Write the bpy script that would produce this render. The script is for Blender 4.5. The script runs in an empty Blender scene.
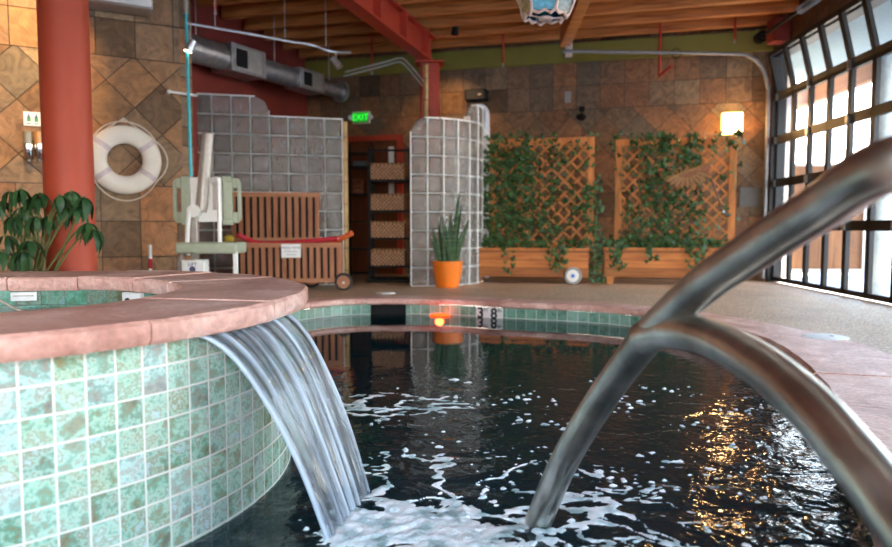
import bpy, math, random
from mathutils import Vector, Matrix, noise as mnoise
R=random.Random(7)
PI=math.pi
sc=bpy.context.scene
COL=sc.collection
# ------------------------------------------------------------------ camera
F=707.0; CW,CH=892,547; CAMZ=0.85
TH=math.atan(47.5/F)
cd=bpy.data.cameras.new('camera'); cam=bpy.data.objects.new('camera',cd); COL.objects.link(cam)
cam.location=(0,0,CAMZ); cam.rotation_euler=(PI/2-TH,0,0)
cd.sensor_width=36; cd.lens=F/CW*36; cd.clip_start=.05; cd.clip_end=200
cd.dof.use_dof=True; cd.dof.focus_distance=3.4; cd.dof.aperture_fstop=1.8
sc.camera=cam
def ray(px,py):
    x=(px-CW/2)/F; y=(CH/2-py)/F
    return Vector((x, math.cos(TH)+y*math.sin(TH), -math.sin(TH)+y*math.cos(TH)))
def P(px,py,d):                     # point seen at a pixel, at distance Y=d
    r=ray(px,py); return Vector((0,0,CAMZ))+r*(d/r.y)
def G(px,py,z):                     # point seen at a pixel, on height z
    r=ray(px,py); return Vector((0,0,CAMZ))+r*((z-CAMZ)/r.z)
# ------------------------------------------------------------------ mesh builder
class MB:
    def __init__(s): s.v=[]; s.f=[]; s.uv={}
    def add(s,vs,fs,M=None):
        b=len(s.v)
        for v in vs:
            v=Vector(v); s.v.append(tuple(M@v) if M else tuple(v))
        for f in fs: s.f.append(tuple(b+i for i in f))
        return s
    def box(s,x0,x1,y0,y1,z0,z1,M=None):
        return s.add([(x0,y0,z0),(x1,y0,z0),(x1,y1,z0),(x0,y1,z0),(x0,y0,z1),(x1,y0,z1),(x1,y1,z1),(x0,y1,z1)],
          [(0,3,2,1),(4,5,6,7),(0,1,5,4),(1,2,6,5),(2,3,7,6),(3,0,4,7)],M)
    def bar(s,p,q,w,t,up=(0,0,1)):      # rectangular bar from p to q
        p=Vector(p);q=Vector(q);d=(q-p);L=d.length;d.normalize();u=Vector(up)
        if abs(d.dot(u))>.95:u=Vector((0,1,0))
        x=d.cross(u).normalized();z=x.cross(d)
        M=Matrix((x,d,z)).transposed().to_4x4();M.translation=p
        return s.box(-w/2,w/2,0,L,-t/2,t/2,M)
    def tube(s,pts,r,seg=10,closed=False,caps=True):
        pts=[Vector(p) for p in pts];n=len(pts)
        rs=r if isinstance(r,(list,tuple)) else [r]*n
        T=[]
        for i in range(n):
            if closed: t=pts[(i+1)%n]-pts[i-1]
            else: t=pts[min(i+1,n-1)]-pts[max(i-1,0)]
            T.append(t.normalized())
        u=Vector((0,0,1)) if abs(T[0].z)<.9 else Vector((0,1,0))
        N=(u-T[0]*u.dot(T[0])).normalized();vs=[];fs=[]
        for i in range(n):
            N=(N-T[i]*N.dot(T[i])).normalized();B=T[i].cross(N)
            for k in range(seg):
                a=2*PI*k/seg;vs.append(pts[i]+(N*math.cos(a)+B*math.sin(a))*rs[i])
        m=n if closed else n-1
        for i in range(m):
            j=(i+1)%n
            for k in range(seg):
                k2=(k+1)%seg;fs.append((i*seg+k,i*seg+k2,j*seg+k2,j*seg+k))
        if not closed and caps: fs.append(tuple(range(seg))[::-1]);fs.append(tuple((n-1)*seg+k for k in range(seg)))
        return s.add(vs,fs)
    def cyl(s,p,q,r,r2=None,seg=20): return s.tube([p,q],[r,r if r2 is None else r2],seg)
    def lathe(s,prof,seg=28,M=None,a0=0,a1=2*PI):
        vs=[];fs=[];n=len(prof);full=abs(a1-a0-2*PI)<1e-6;m=seg if full else seg+1
        for k in range(m):
            a=a0+(a1-a0)*k/seg
            for r,z in prof: vs.append((r*math.cos(a),r*math.sin(a),z))
        for k in range(seg):
            k2=(k+1)%m
            for i in range(n-1): fs.append((k*n+i,k2*n+i,k2*n+i+1,k*n+i+1))
        return s.add(vs,fs,M)
    def prism(s,poly,z0,z1,M=None):     # polygon in xy extruded along z
        n=len(poly);vs=[(x,y,z0) for x,y in poly]+[(x,y,z1) for x,y in poly]
        fs=[tuple(range(n))[::-1],tuple(range(n,2*n))]+[(i,(i+1)%n,n+(i+1)%n,n+i) for i in range(n)]
        return s.add(vs,fs,M)
    def prismy(s,poly,y0,y1):           # polygon in xz extruded along y
        M=Matrix(((1,0,0,0),(0,0,1,0),(0,1,0,0),(0,0,0,1)))
        n=len(poly);vs=[(x,y0,z) for x,z in poly]+[(x,y1,z) for x,z in poly]
        fs=[tuple(range(n)),tuple(range(n,2*n))[::-1]]+[((i+1)%n,i,n+i,n+(i+1)%n) for i in range(n)]
        return s.add(vs,fs)
    def sphere(s,c,r,sx=1,sy=1,sz=1,seg=14,rings=9):
        vs=[];fs=[]
        for i in range(rings+1):
            t=PI*i/rings
            for k in range(seg):
                a=2*PI*k/seg;vs.append((c[0]+r*sx*math.sin(t)*math.cos(a),c[1]+r*sy*math.sin(t)*math.sin(a),c[2]+r*sz*math.cos(t)))
        for i in range(rings):
            for k in range(seg):
                k2=(k+1)%seg;fs.append((i*seg+k,(i+1)*seg+k,(i+1)*seg+k2,i*seg+k2))
        return s.add(vs,fs)
    def torus(s,c,Rr,r,ax='y',seg=40,s2=14,sq=1.0):
        pts=[]
        for k in range(seg):
            a=2*PI*k/seg;x,z=Rr*math.cos(a),Rr*math.sin(a)
            pts.append(Vector(c)+(Vector((x,0,z)) if ax=='y' else (Vector((x,z,0)) if ax=='z' else Vector((0,x,z)))))
        return s.tube(pts,r,s2,closed=True)
    def build(s,name,mat,parent=None,smooth=True,bevel=0,uv=None,subsurf=0):
        me=bpy.data.meshes.new(name);me.from_pydata(s.v,[],s.f);me.validate();me.update()
        if uv is not None:
            ul=me.uv_layers.new(name='UVMap')
            for l in me.loops: ul.data[l.index].uv=uv[l.vertex_index]
        if smooth:
            for p in me.polygons:p.use_smooth=True
            try: me.set_sharp_from_angle(angle=.7)
            except Exception: pass
        for m in (mat if isinstance(mat,list) else [mat]): me.materials.append(m)
        o=bpy.data.objects.new(name,me);COL.objects.link(o)
        if parent: o.parent=parent
        if bevel:
            b=o.modifiers.new('bevel','BEVEL');b.width=bevel;b.segments=2;b.limit_method='ANGLE'
        return o
def tag(o,label=None,cat=None,group=None,kind=None):
    if label:o['label']=label
    if cat:o['category']=cat
    if group:o['group']=group
    if kind:o['kind']=kind
    return o
def thing(name,label,cat,loc=(0,0,0),rz=0,group=None):
    o=bpy.data.objects.new(name,None);COL.objects.link(o);o.empty_display_size=.1
    o.location=loc;o.rotation_euler=(0,0,rz);return tag(o,label,cat,group)
def copy_tree(o,parent=None):
    c=o.copy();COL.objects.link(c);c.parent=parent
    for ch in list(o.children): copy_tree(ch,c)
    return c
def text(name,s,size,mat,parent,loc,rot=(PI/2,0,0),depth=.002,sx=1,bold=0):
    cu=bpy.data.curves.new(name,'FONT');cu.body=s;cu.size=size;cu.extrude=depth;cu.offset=bold;cu.align_x='CENTER';cu.align_y='CENTER'
    t=bpy.data.objects.new(name+'_tmp',cu);COL.objects.link(t)
    bpy.context.view_layer.update()
    me=bpy.data.meshes.new_from_object(t.evaluated_get(bpy.context.evaluated_depsgraph_get()))
    bpy.data.objects.remove(t)
    me.materials.clear();me.materials.append(mat)
    o=bpy.data.objects.new(name,me);COL.objects.link(o);o.parent=parent;o.location=loc;o.rotation_euler=rot;o.scale=(sx,1,1);return o
# ------------------------------------------------------------------ materials
def newmat(name):
    m=bpy.data.materials.new(name);m.use_nodes=True;nt=m.node_tree;b=nt.nodes['Principled BSDF'];return m,nt,b
def N(nt,t,**k):
    n=nt.nodes.new(t)
    for a,v in k.items():
        if a=='ins':
            for i,x in v.items(): n.inputs[i].default_value=x
        else: setattr(n,a,v)
    return n
def L(nt,a,b): nt.links.new(a,b)
def ramp(nt,stops,interp='LINEAR'):
    r=N(nt,'ShaderNodeValToRGB');cr=r.color_ramp;cr.interpolation=interp
    while len(cr.elements)>1: cr.elements.remove(cr.elements[-1])
    cr.elements[0].position=stops[0][0];cr.elements[0].color=(*stops[0][1],1)
    for p,c in stops[1:]:
        e=cr.elements.new(p);e.color=(*c,1)
    return r
def math_(nt,op,a,b=None,c=None):
    n=N(nt,'ShaderNodeMath',operation=op)
    for i,x in enumerate((a,b,c)):
        if x is None: continue
        if isinstance(x,(int,float)): n.inputs[i].default_value=x
        else: L(nt,x,n.inputs[i])
    return n.outputs[0]
def mixc(nt,fac,a,b,mode='MIX'):
    n=N(nt,'ShaderNodeMix',data_type='RGBA',blend_type=mode)
    for i,x in ((0,fac),(6,a),(7,b)):
        if isinstance(x,(int,float)): n.inputs[i].default_value=x
        elif isinstance(x,tuple): n.inputs[i].default_value=(*x,1)
        else: L(nt,x,n.inputs[i])
    return n.outputs[2]
def bump(nt,b,h,strength=.3,dist=.01):
    n=N(nt,'ShaderNodeBump');n.inputs['Strength'].default_value=strength;n.inputs['Distance'].default_value=dist
    L(nt,h,n.inputs['Height']);L(nt,n.outputs[0],b.inputs['Normal']);return n
def simple(name,c,rough=.5,metal=0,noise=0,nscale=20,emit=None,es=0,bmp=0,spec=None,coat=0):
    m,nt,b=newmat(name);b.inputs['Base Color'].default_value=(*c,1);b.inputs['Roughness'].default_value=rough;b.inputs['Metallic'].default_value=metal
    tc=N(nt,'ShaderNodeTexCoord');nz=N(nt,'ShaderNodeTexNoise');nz.inputs['Scale'].default_value=nscale;nz.inputs['Detail'].default_value=5
    L(nt,tc.outputs['Object'],nz.inputs['Vector'])
    k=noise if noise else .12
    r=ramp(nt,[(.3,tuple(x*(1-k) for x in c)),(.7,tuple(min(1,x*(1+k)) for x in c))])
    L(nt,nz.outputs['Fac'],r.inputs[0]);L(nt,r.outputs[0],b.inputs['Base Color'])
    if bmp: bump(nt,b,nz.outputs['Fac'],bmp,.01)
    if emit: b.inputs['Emission Color'].default_value=(*emit,1);b.inputs['Emission Strength'].default_value=es
    if coat: b.inputs['Coat Weight'].default_value=coat
    if spec is not None: b.inputs['Specular IOR Level'].default_value=spec
    return m
def wood(name,c1,c2,axis='X',scale=1.0,rough=.55,planks=0,pdir='Y'):
    m,nt,b=newmat(name);tc=N(nt,'ShaderNodeTexCoord');mp=N(nt,'ShaderNodeMapping')
    sv={'X':(1.2,14,14),'Y':(14,1.2,14),'Z':(14,14,1.2)}[axis]
    mp.inputs['Scale'].default_value=tuple(v*scale for v in sv);L(nt,tc.outputs['Object'],mp.inputs[0])
    nz=N(nt,'ShaderNodeTexNoise');nz.inputs['Scale'].default_value=1.6;nz.inputs['Detail'].default_value=6;nz.inputs['Distortion'].default_value=.6
    L(nt,mp.outputs[0],nz.inputs['Vector'])
    r=ramp(nt,[(.28,c1),(.5,tuple((a+b_)/2 for a,b_ in zip(c1,c2))),(.72,c2)]);L(nt,nz.outputs['Fac'],r.inputs[0])
    col=r.outputs[0]
    if planks:
        sp=N(nt,'ShaderNodeSeparateXYZ');L(nt,tc.outputs['Object'],sp.inputs[0])
        q=math_(nt,'DIVIDE',sp.outputs[pdir],planks);fr=math_(nt,'FRACT',q);fl=math_(nt,'FLOOR',q)
        wn=N(nt,'ShaderNodeTexWhiteNoise',noise_dimensions='1D');L(nt,fl,wn.inputs['W'])
        r2=ramp(nt,[(0,(.55,.55,.55)),(1,(1.1,1.1,1.1))]);L(nt,wn.outputs['Value'],r2.inputs[0])
        col=mixc(nt,1.0,col,r2.outputs[0],'MULTIPLY')
        gap=math_(nt,'LESS_THAN',fr,.045)
        col=mixc(nt,gap,col,tuple(x*.12 for x in c1))
    L(nt,col,b.inputs['Base Color']);b.inputs['Roughness'].default_value=rough;b.inputs['Specular IOR Level'].default_value=.3
    bump(nt,b,nz.outputs['Fac'],.15,.004);return m
def tile_nodes(nt,vec,size,joint,stops,off=(0,0),rot=0):
    mp=N(nt,'ShaderNodeMapping');mp.inputs['Location'].default_value=(off[0],off[1],0);mp.inputs['Rotation'].default_value=(0,0,rot)
    mp.inputs['Scale'].default_value=(1/size[0],1/size[1],0)
    L(nt,vec,mp.inputs[0])
    if rot:
        mp.inputs['Scale'].default_value=(1/size[0],1/size[0],0)
    fl=N(nt,'ShaderNodeVectorMath',operation='FLOOR');L(nt,mp.outputs[0],fl.inputs[0])
    fr=N(nt,'ShaderNodeVectorMath',operation='FRACTION');L(nt,mp.outputs[0],fr.inputs[0])
    sp=N(nt,'ShaderNodeSeparateXYZ');L(nt,fr.outputs[0],sp.inputs[0])
    ex=math_(nt,'MINIMUM',sp.outputs[0],math_(nt,'SUBTRACT',1.0,sp.outputs[0]))
    ey=math_(nt,'MINIMUM',sp.outputs[1],math_(nt,'SUBTRACT',1.0,sp.outputs[1]))
    e=math_(nt,'MINIMUM',math_(nt,'MULTIPLY',ex,size[0]),math_(nt,'MULTIPLY',ey,size[1]))
    ms=N(nt,'ShaderNodeMapRange',interpolation_type='SMOOTHSTEP');L(nt,e,ms.inputs[0])
    ms.inputs[1].default_value=joint*.6;ms.inputs[2].default_value=joint*1.4;ms.inputs[3].default_value=1;ms.inputs[4].default_value=0
    wn=N(nt,'ShaderNodeTexWhiteNoise',noise_dimensions='2D');L(nt,fl.outputs[0],wn.inputs['Vector'])
    r=ramp(nt,stops);L(nt,wn.outputs['Value'],r.inputs[0])
    return r.outputs[0],ms.outputs[0],wn.outputs['Color'],fl.outputs[0]
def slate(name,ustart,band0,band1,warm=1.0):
    # warm scales brightness; below full it paints shade into the stone colour
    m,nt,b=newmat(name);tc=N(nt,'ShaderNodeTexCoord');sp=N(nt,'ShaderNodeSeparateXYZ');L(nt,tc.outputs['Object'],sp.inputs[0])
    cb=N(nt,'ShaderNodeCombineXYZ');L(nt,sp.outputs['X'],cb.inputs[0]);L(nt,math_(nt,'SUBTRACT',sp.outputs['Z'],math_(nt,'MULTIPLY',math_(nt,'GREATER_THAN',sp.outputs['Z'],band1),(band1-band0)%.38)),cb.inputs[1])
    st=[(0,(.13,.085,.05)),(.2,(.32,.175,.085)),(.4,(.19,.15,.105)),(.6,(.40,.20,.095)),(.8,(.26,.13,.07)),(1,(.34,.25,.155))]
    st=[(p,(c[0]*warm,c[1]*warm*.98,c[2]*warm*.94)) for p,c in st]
    c1,m1,w1,_=tile_nodes(nt,cb.outputs[0],(.38,.38),.004,st,off=(.3,-(band0/.38)%1))
    c2,m2,w2,_=tile_nodes(nt,cb.outputs[0],(.38,.38),.004,st,off=(.1,.27),rot=PI/4)
    inb=math_(nt,'MULTIPLY',math_(nt,'GREATER_THAN',sp.outputs['Z'],band0),math_(nt,'LESS_THAN',sp.outputs['Z'],band1))
    col=mixc(nt,inb,c1,c2);mor=N(nt,'ShaderNodeMix',data_type='FLOAT');L(nt,inb,mor.inputs[0]);L(nt,m1,mor.inputs[2]);L(nt,m2,mor.inputs[3])
    wcol=mixc(nt,inb,w1,w2)
    off=N(nt,'ShaderNodeVectorMath',operation='MULTIPLY_ADD');L(nt,wcol,off.inputs[0]);off.inputs[1].default_value=(9,9,9);L(nt,tc.outputs['Object'],off.inputs[2])
    nz=N(nt,'ShaderNodeTexNoise');nz.inputs['Scale'].default_value=6;nz.inputs['Detail'].default_value=9;nz.inputs['Distortion'].default_value=1.8;nz.inputs['Roughness'].default_value=.62
    L(nt,off.outputs[0],nz.inputs['Vector'])
    r=ramp(nt,[(.3,(.6,.56,.53)),(.5,(1,.96,.92)),(.72,(1.5,1.35,1.2))]);L(nt,nz.outputs['Fac'],r.inputs[0])
    col=mixc(nt,1.0,col,r.outputs[0],'MULTIPLY')
    # straight course lines closing the diamond band
    for zz in (band0,band1):
        ln=math_(nt,'LESS_THAN',math_(nt,'ABSOLUTE',math_(nt,'SUBTRACT',sp.outputs['Z'],zz)),.005)
        col=mixc(nt,ln,col,(.05,.04,.03))
    col=mixc(nt,mor.outputs[0],col,(.05,.04,.03))
    L(nt,col,b.inputs['Base Color']);b.inputs['Roughness'].default_value=.6;b.inputs['Specular IOR Level'].default_value=.3
    h=math_(nt,'SUBTRACT',nz.outputs['Fac'],mor.outputs[0]);bump(nt,b,h,.8,.02);return m
def glaze(name,size,stops,grout,joint=.003,rough=.22,off=(0,0),mott=.62):
    m,nt,b=newmat(name);tc=N(nt,'ShaderNodeTexCoord')
    c,mo,w,_=tile_nodes(nt,tc.outputs['UV'],size,joint,stops,off=off)
    o2=N(nt,'ShaderNodeVectorMath',operation='MULTIPLY_ADD');L(nt,w,o2.inputs[0]);o2.inputs[1].default_value=(5,5,5);L(nt,tc.outputs['UV'],o2.inputs[2])
    nz=N(nt,'ShaderNodeTexNoise');nz.inputs['Scale'].default_value=13;nz.inputs['Detail'].default_value=8;nz.inputs['Roughness'].default_value=.7;L(nt,o2.outputs[0],nz.inputs['Vector'])
    r=ramp(nt,[(.34,(.07,.08,.03)),(.41,(.26,.17,.06)),(.46,(.13,.32,.22)),(.52,(.48,.72,.60)),(.57,(.27,.22,.10)),(.62,(.55,.74,.72)),(.70,(.38,.46,.68))]);L(nt,nz.outputs['Fac'],r.inputs[0])
    col=mixc(nt,mott,c,r.outputs[0])
    col=mixc(nt,mo,col,grout);L(nt,col,b.inputs['Base Color'])
    rr=N(nt,'ShaderNodeMapRange');L(nt,mo,rr.inputs[0]);rr.inputs[3].default_value=rough;rr.inputs[4].default_value=.8;L(nt,rr.outputs[0],b.inputs['Roughness'])
    h=math_(nt,'SUBTRACT',math_(nt,'MULTIPLY',nz.outputs['Fac'],.35),mo);bump(nt,b,h,.4,.004);return m
def sandstone(name,c1,c2,c3):
    m,nt,b=newmat(name);tc=N(nt,'ShaderNodeTexCoord')
    nz=N(nt,'ShaderNodeTexNoise');nz.inputs['Scale'].default_value=2.2;nz.inputs['Detail'].default_value=9;nz.inputs['Roughness'].default_value=.65;nz.inputs['Distortion'].default_value=.8;L(nt,tc.outputs['Object'],nz.inputs['Vector'])
    r=ramp(nt,[(.3,c1),(.5,c2),(.68,c3)]);L(nt,nz.outputs['Fac'],r.inputs[0])
    n2=N(nt,'ShaderNodeTexNoise');n2.inputs['Scale'].default_value=38;n2.inputs['Detail'].default_value=5;L(nt,tc.outputs['Object'],n2.inputs['Vector'])
    r2=ramp(nt,[(.3,(.82,.80,.80)),(.7,(1.15,1.15,1.15))]);L(nt,n2.outputs['Fac'],r2.inputs[0])
    L(nt,mixc(nt,1.0,r.outputs[0],r2.outputs[0],'MULTIPLY'),b.inputs['Base Color'])
    b.inputs['Roughness'].default_value=.38
    h=math_(nt,'ADD',nz.outputs['Fac'],math_(nt,'MULTIPLY',n2.outputs['Fac'],.25));bump(nt,b,h,.9,.03);return m
def pebble(name):
    m,nt,b=newmat(name);tc=N(nt,'ShaderNodeTexCoord');v=N(nt,'ShaderNodeTexVoronoi');v.inputs['Scale'].default_value=85;L(nt,tc.outputs['Object'],v.inputs['Vector'])
    sp=N(nt,'ShaderNodeSeparateColor');L(nt,v.outputs['Color'],sp.inputs[0])
    r=ramp(nt,[(0,(.26,.13,.06)),(.35,(.50,.31,.17)),(.7,(.62,.43,.27)),(1,(.78,.64,.48))]);L(nt,sp.outputs[0],r.inputs[0])
    nz=N(nt,'ShaderNodeTexNoise');nz.inputs['Scale'].default_value=1.3;nz.inputs['Detail'].default_value=4;L(nt,tc.outputs['Object'],nz.inputs['Vector'])
    r2=ramp(nt,[(.3,(.85,.82,.8)),(.7,(1.1,1.1,1.1))]);L(nt,nz.outputs['Fac'],r2.inputs[0])
    L(nt,mixc(nt,1.0,r.outputs[0],r2.outputs[0],'MULTIPLY'),b.inputs['Base Color']);b.inputs['Roughness'].default_value=.45
    bump(nt,b,math_(nt,'SUBTRACT',1.0,v.outputs['Distance']),.5,.006);return m
def water(name,base,trans,amp,scale=6.0,rough=.015,stretch=(1,1,1)):
    m,nt,b=newmat(name);tc=N(nt,'ShaderNodeTexCoord')
    b.inputs['Base Color'].default_value=(*base,1);b.inputs['Roughness'].default_value=rough;b.inputs['IOR'].default_value=1.333
    b.inputs['Transmission Weight'].default_value=trans
    mp=N(nt,'ShaderNodeMapping');mp.inputs['Scale'].default_value=stretch;L(nt,tc.outputs['Object'],mp.inputs[0])
    a=N(nt,'ShaderNodeTexNoise');a.inputs['Scale'].default_value=scale;a.inputs['Detail'].default_value=2.4;a.inputs['Distortion'].default_value=.7;L(nt,mp.outputs[0],a.inputs['Vector'])
    return m,nt,b,a,tc
M={}
M['slate_shaded']=slate('slate wall tile',0,1.38,2.75,.62)  # same stone darkened to stand for the dim back of the room
M['slate_left']=slate('slate wall tile full colour',0,1.28,2.62)
M['deck']=pebble('pebble aggregate deck')
M['coping']=sandstone('red sandstone coping',(.44,.21,.165),(.66,.38,.31),(.88,.64,.56))
M['copingedge']=sandstone('rough cut sandstone edge',(.25,.10,.07),(.38,.19,.14),(.55,.33,.27))
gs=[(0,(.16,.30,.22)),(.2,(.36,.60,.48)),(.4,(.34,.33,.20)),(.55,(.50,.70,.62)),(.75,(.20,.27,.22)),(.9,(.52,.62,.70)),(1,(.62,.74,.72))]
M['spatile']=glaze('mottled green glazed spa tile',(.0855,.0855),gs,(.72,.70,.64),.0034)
M['pooltile']=glaze('green waterline tile',(.115,.12),[(0,(.05,.16,.12)),(.5,(.10,.26,.19)),(1,(.20,.36,.30))],(.50,.52,.48),.004,off=(0,.5),mott=.25)
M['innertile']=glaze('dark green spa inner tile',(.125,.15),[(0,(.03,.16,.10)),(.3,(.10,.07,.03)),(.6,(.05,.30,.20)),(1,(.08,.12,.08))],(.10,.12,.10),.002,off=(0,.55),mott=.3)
M['plaster']=simple('dark pool plaster',(.018,.035,.038),.8,noise=.3)
M['steel']=simple('brushed stainless handrail',(.50,.475,.43),.33,1,noise=.35,nscale=9,bmp=.06)
M['redpaint']=simple('red painted column',(.38,.050,.018),.62,noise=.1,nscale=3)
M['redsteel']=simple('red painted steel',(.40,.036,.012),.5,noise=.15)
M['redwall']=simple('deep red plaster wall',(.22,.025,.012),.8,noise=.12,nscale=2)
M['green']=simple('olive painted beam',(.20,.17,.02),.6,noise=.12,nscale=2)
M['ceil']=wood('reddish timber ceiling plank',(.22,.06,.018),(.46,.16,.045),'X',.8,.5,planks=.14,pdir='Y')
M['joist']=wood('reddish timber joist',(.34,.095,.022),(.74,.28,.075),'X',.8,.45)
M['galv']=simple('galvanised duct steel',(.42,.42,.42),.38,.85,noise=.2,nscale=12)
M['alu']=simple('aluminium',(.6,.6,.58),.35,.9)
M['grey']=simple('warm grey metal',(.36,.32,.28),.4,.3)
M['white']=simple('white plastic',(.78,.77,.73),.4,noise=.04)
M['buoy']=simple('aged white ring foam',(.80,.74,.64),.55,noise=.06,nscale=6)
M['band']=simple('faded lilac band',(.62,.52,.52),.6)
M['rope']=simple('pale rope',(.66,.56,.45),.9,noise=.25,nscale=120)
M['black']=simple('black metal',(.008,.008,.008),.6,spec=.15)
M['rubber']=simple('black rubber',(.02,.02,.02),.8)
M['sage']=simple('sage green plastic',(.36,.40,.29),.5,noise=.06)
M['teak']=wood('oiled teak slats',(.25,.085,.035),(.46,.20,.10),'Z',1.0,.55)
M['teakx']=wood('oiled teak rail',(.27,.10,.045),(.50,.23,.12),'X',1.0,.55)
M['cedar']=wood('orange cedar board',(.36,.10,.020),(.60,.22,.05),'X',1.0,.5,planks=.115,pdir='Z')
M['cedarz']=wood('orange cedar post',(.36,.10,.020),(.60,.22,.05),'Z',1.0,.5)
M['fence']=wood('honey cedar fence',(.16,.052,.012),(.27,.105,.03),'Z',.8,.6,planks=.14,pdir='X')
M['porch']=wood('porch fascia',(.22,.07,.02),(.34,.13,.045),'Y',.8,.6)
M['bamboo']=simple('bamboo pole',(.55,.34,.12),.4,noise=.2,nscale=8)
M['bamboonode']=simple('dark bamboo ring',(.24,.13,.04),.5)
M['noodle_red']=simple('red pool noodle foam',(.50,.02,.035),.7)
M['noodle_orange']=simple('orange pool noodle foam',(.72,.13,.03),.7)
M['yellow']=simple('yellow foam float',(.75,.62,.08),.6)
M['paper']=simple('white sign board',(.80,.81,.80),.5,noise=.03)
M['ink']=simple('dark blue grey ink',(.06,.06,.12),.6)
M['blackink']=simple('black glaze numeral',(.01,.01,.01),.4)
M['pot']=simple('orange glazed pot',(.82,.19,.012),.35,noise=.06,nscale=5)
M['soil']=simple('dark soil',(.03,.02,.012),.95,noise=.4,nscale=60,bmp=.6)
def leafmat(name,a,b_,sc_=9,axis=None):
    m,nt,b=newmat(name);tc=N(nt,'ShaderNodeTexCoord');nz=N(nt,'ShaderNodeTexNoise');nz.inputs['Scale'].default_value=sc_;nz.inputs['Detail'].default_value=3
    if axis:
        mp=N(nt,'ShaderNodeMapping');mp.inputs['Scale'].default_value=axis;L(nt,tc.outputs['Object'],mp.inputs[0]);L(nt,mp.outputs[0],nz.inputs['Vector'])
    else: L(nt,tc.outputs['Object'],nz.inputs['Vector'])
    r=ramp(nt,[(.35,a),(.65,b_)]);L(nt,nz.outputs['Fac'],r.inputs[0]);L(nt,r.outputs[0],b.inputs['Base Color']);b.inputs['Roughness'].default_value=.45;b.inputs['Specular IOR Level'].default_value=.3
    return m
M['ivy']=leafmat('ivy leaf',(.006,.024,.006),(.045,.115,.025),14)
M['stem']=simple('green brown stem',(.12,.13,.04),.7)
M['snake']=leafmat('snake plant leaf',(.008,.03,.010),(.06,.12,.04),5,(1,1,9))
M['umbrella']=leafmat('glossy dark plant leaf',(.012,.045,.014),(.04,.10,.03),7)
M['terracotta']=simple('terracotta pot',(.38,.14,.07),.8)
M['cover']=simple('white skimmer cover',(.80,.78,.74),.5)
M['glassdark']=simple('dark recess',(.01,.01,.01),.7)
M['wicker_plain']=simple('wicker weave dark',(.12,.05,.02),.7)
# wicker weave
m,nt,b=newmat('woven wicker');tc=N(nt,'ShaderNodeTexCoord');wv=N(nt,'ShaderNodeTexChecker');wv.inputs['Scale'].default_value=33
L(nt,tc.outputs['Object'],wv.inputs[0]);nz=N(nt,'ShaderNodeTexNoise');nz.inputs['Scale'].default_value=30;L(nt,tc.outputs['Object'],nz.inputs[0])
r=ramp(nt,[(.3,(.30,.13,.05)),(.7,(.62,.32,.14))]);L(nt,nz.outputs['Fac'],r.inputs[0]);k=math_(nt,'MULTIPLY',wv.outputs['Fac'],.8)
L(nt,mixc(nt,k,r.outputs[0],(.09,.035,.015)),b.inputs['Base Color']);b.inputs['Roughness'].default_value=.6;bump(nt,b,wv.outputs['Fac'],.6,.008);M['wicker']=m
# glass block
m,nt,b=newmat('wavy glass block');tc=N(nt,'ShaderNodeTexCoord');nz=N(nt,'ShaderNodeTexNoise');nz.inputs['Scale'].default_value=14;nz.inputs['Detail'].default_value=1.5;nz.inputs['Distortion'].default_value=1.2
L(nt,tc.outputs['Object'],nz.inputs[0]);b.inputs['Base Color'].default_value=(.93,.89,.81,1);b.inputs['Roughness'].default_value=.04;b.inputs['Transmission Weight'].default_value=.84;b.inputs['IOR'].default_value=1.45
bump(nt,b,nz.outputs['Fac'],1.0,.03);M['block']=m
M['grout']=simple('white grout',(.88,.86,.82),.6)
# clear pane: thin glass
m,nt,b=newmat('clear window pane');nt.nodes.remove(b);g=N(nt,'ShaderNodeBsdfGlossy');g.inputs['Roughness'].default_value=.03;t=N(nt,'ShaderNodeBsdfTransparent');t.inputs[0].default_value=(.93,.96,.95,1)
fr=N(nt,'ShaderNodeFresnel');fr.inputs[0].default_value=1.45;mx=N(nt,'ShaderNodeMixShader');L(nt,fr.outputs[0],mx.inputs[0]);L(nt,t.outputs[0],mx.inputs[1]);L(nt,g.outputs[0],mx.inputs[2]);L(nt,mx.outputs[0],nt.nodes['Material Output'].inputs[0]);M['pane']=m
M['sconce']=simple('glowing frosted lamp glass',(1,.8,.5),.4,emit=(1,.60,.20),es=8)
M['lampface']=simple('spot lamp lens',(1,.9,.8),.3,emit=(1,.75,.5),es=20)
M['exitgreen']=simple('lit green exit letters',(.02,.3,.03),.5,emit=(.03,1,.05),es=1.1)
M['exitface']=simple('dark green exit panel',(.02,.10,.02),.5,emit=(.02,.6,.03),es=.35)
M['redlens']=simple('lit red pool lamp lens',(.8,.1,.03),.4,emit=(1,.045,.0),es=3.6)
M['teal']=simple('teal rescue pole',(.04,.42,.48),.4)
M['boardw']=simple('pale grey rescue board',(.60,.60,.62),.5)
M['concrete']=simple('pale outdoor paving',(.62,.60,.58),.8,noise=.08)
M['porchroof']=simple('pale teal porch roof',(.10,.145,.15),.7)
M['stucco']=simple('pale stucco pier',(.70,.60,.52),.85,bmp=.3,nscale=50)
M['frame']=simple('dark bronze door frame',(.010,.008,.007),.5,0,spec=.3)
M['tealglass']=simple('teal painted lantern glass',(.03,.26,.34),.25,noise=.6,nscale=18)
M['navyglass']=simple('dark painted lantern glass',(.03,.07,.08),.25,noise=.9,nscale=22)
M['yelglass']=simple('amber painted lantern glass',(.45,.36,.16),.25,noise=.6,nscale=25)
M['rim']=simple('pale pink lantern edging',(.72,.50,.40),.5)
M['doorwood']=wood('orange wood door',(.09,.026,.008),(.16,.05,.014),'Z',1,.5)
M['bluegrey']=simple('folded blue grey towel',(.14,.17,.20),.9)
M['brown']=simple('folded brown towel',(.20,.06,.03),.9)
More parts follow.
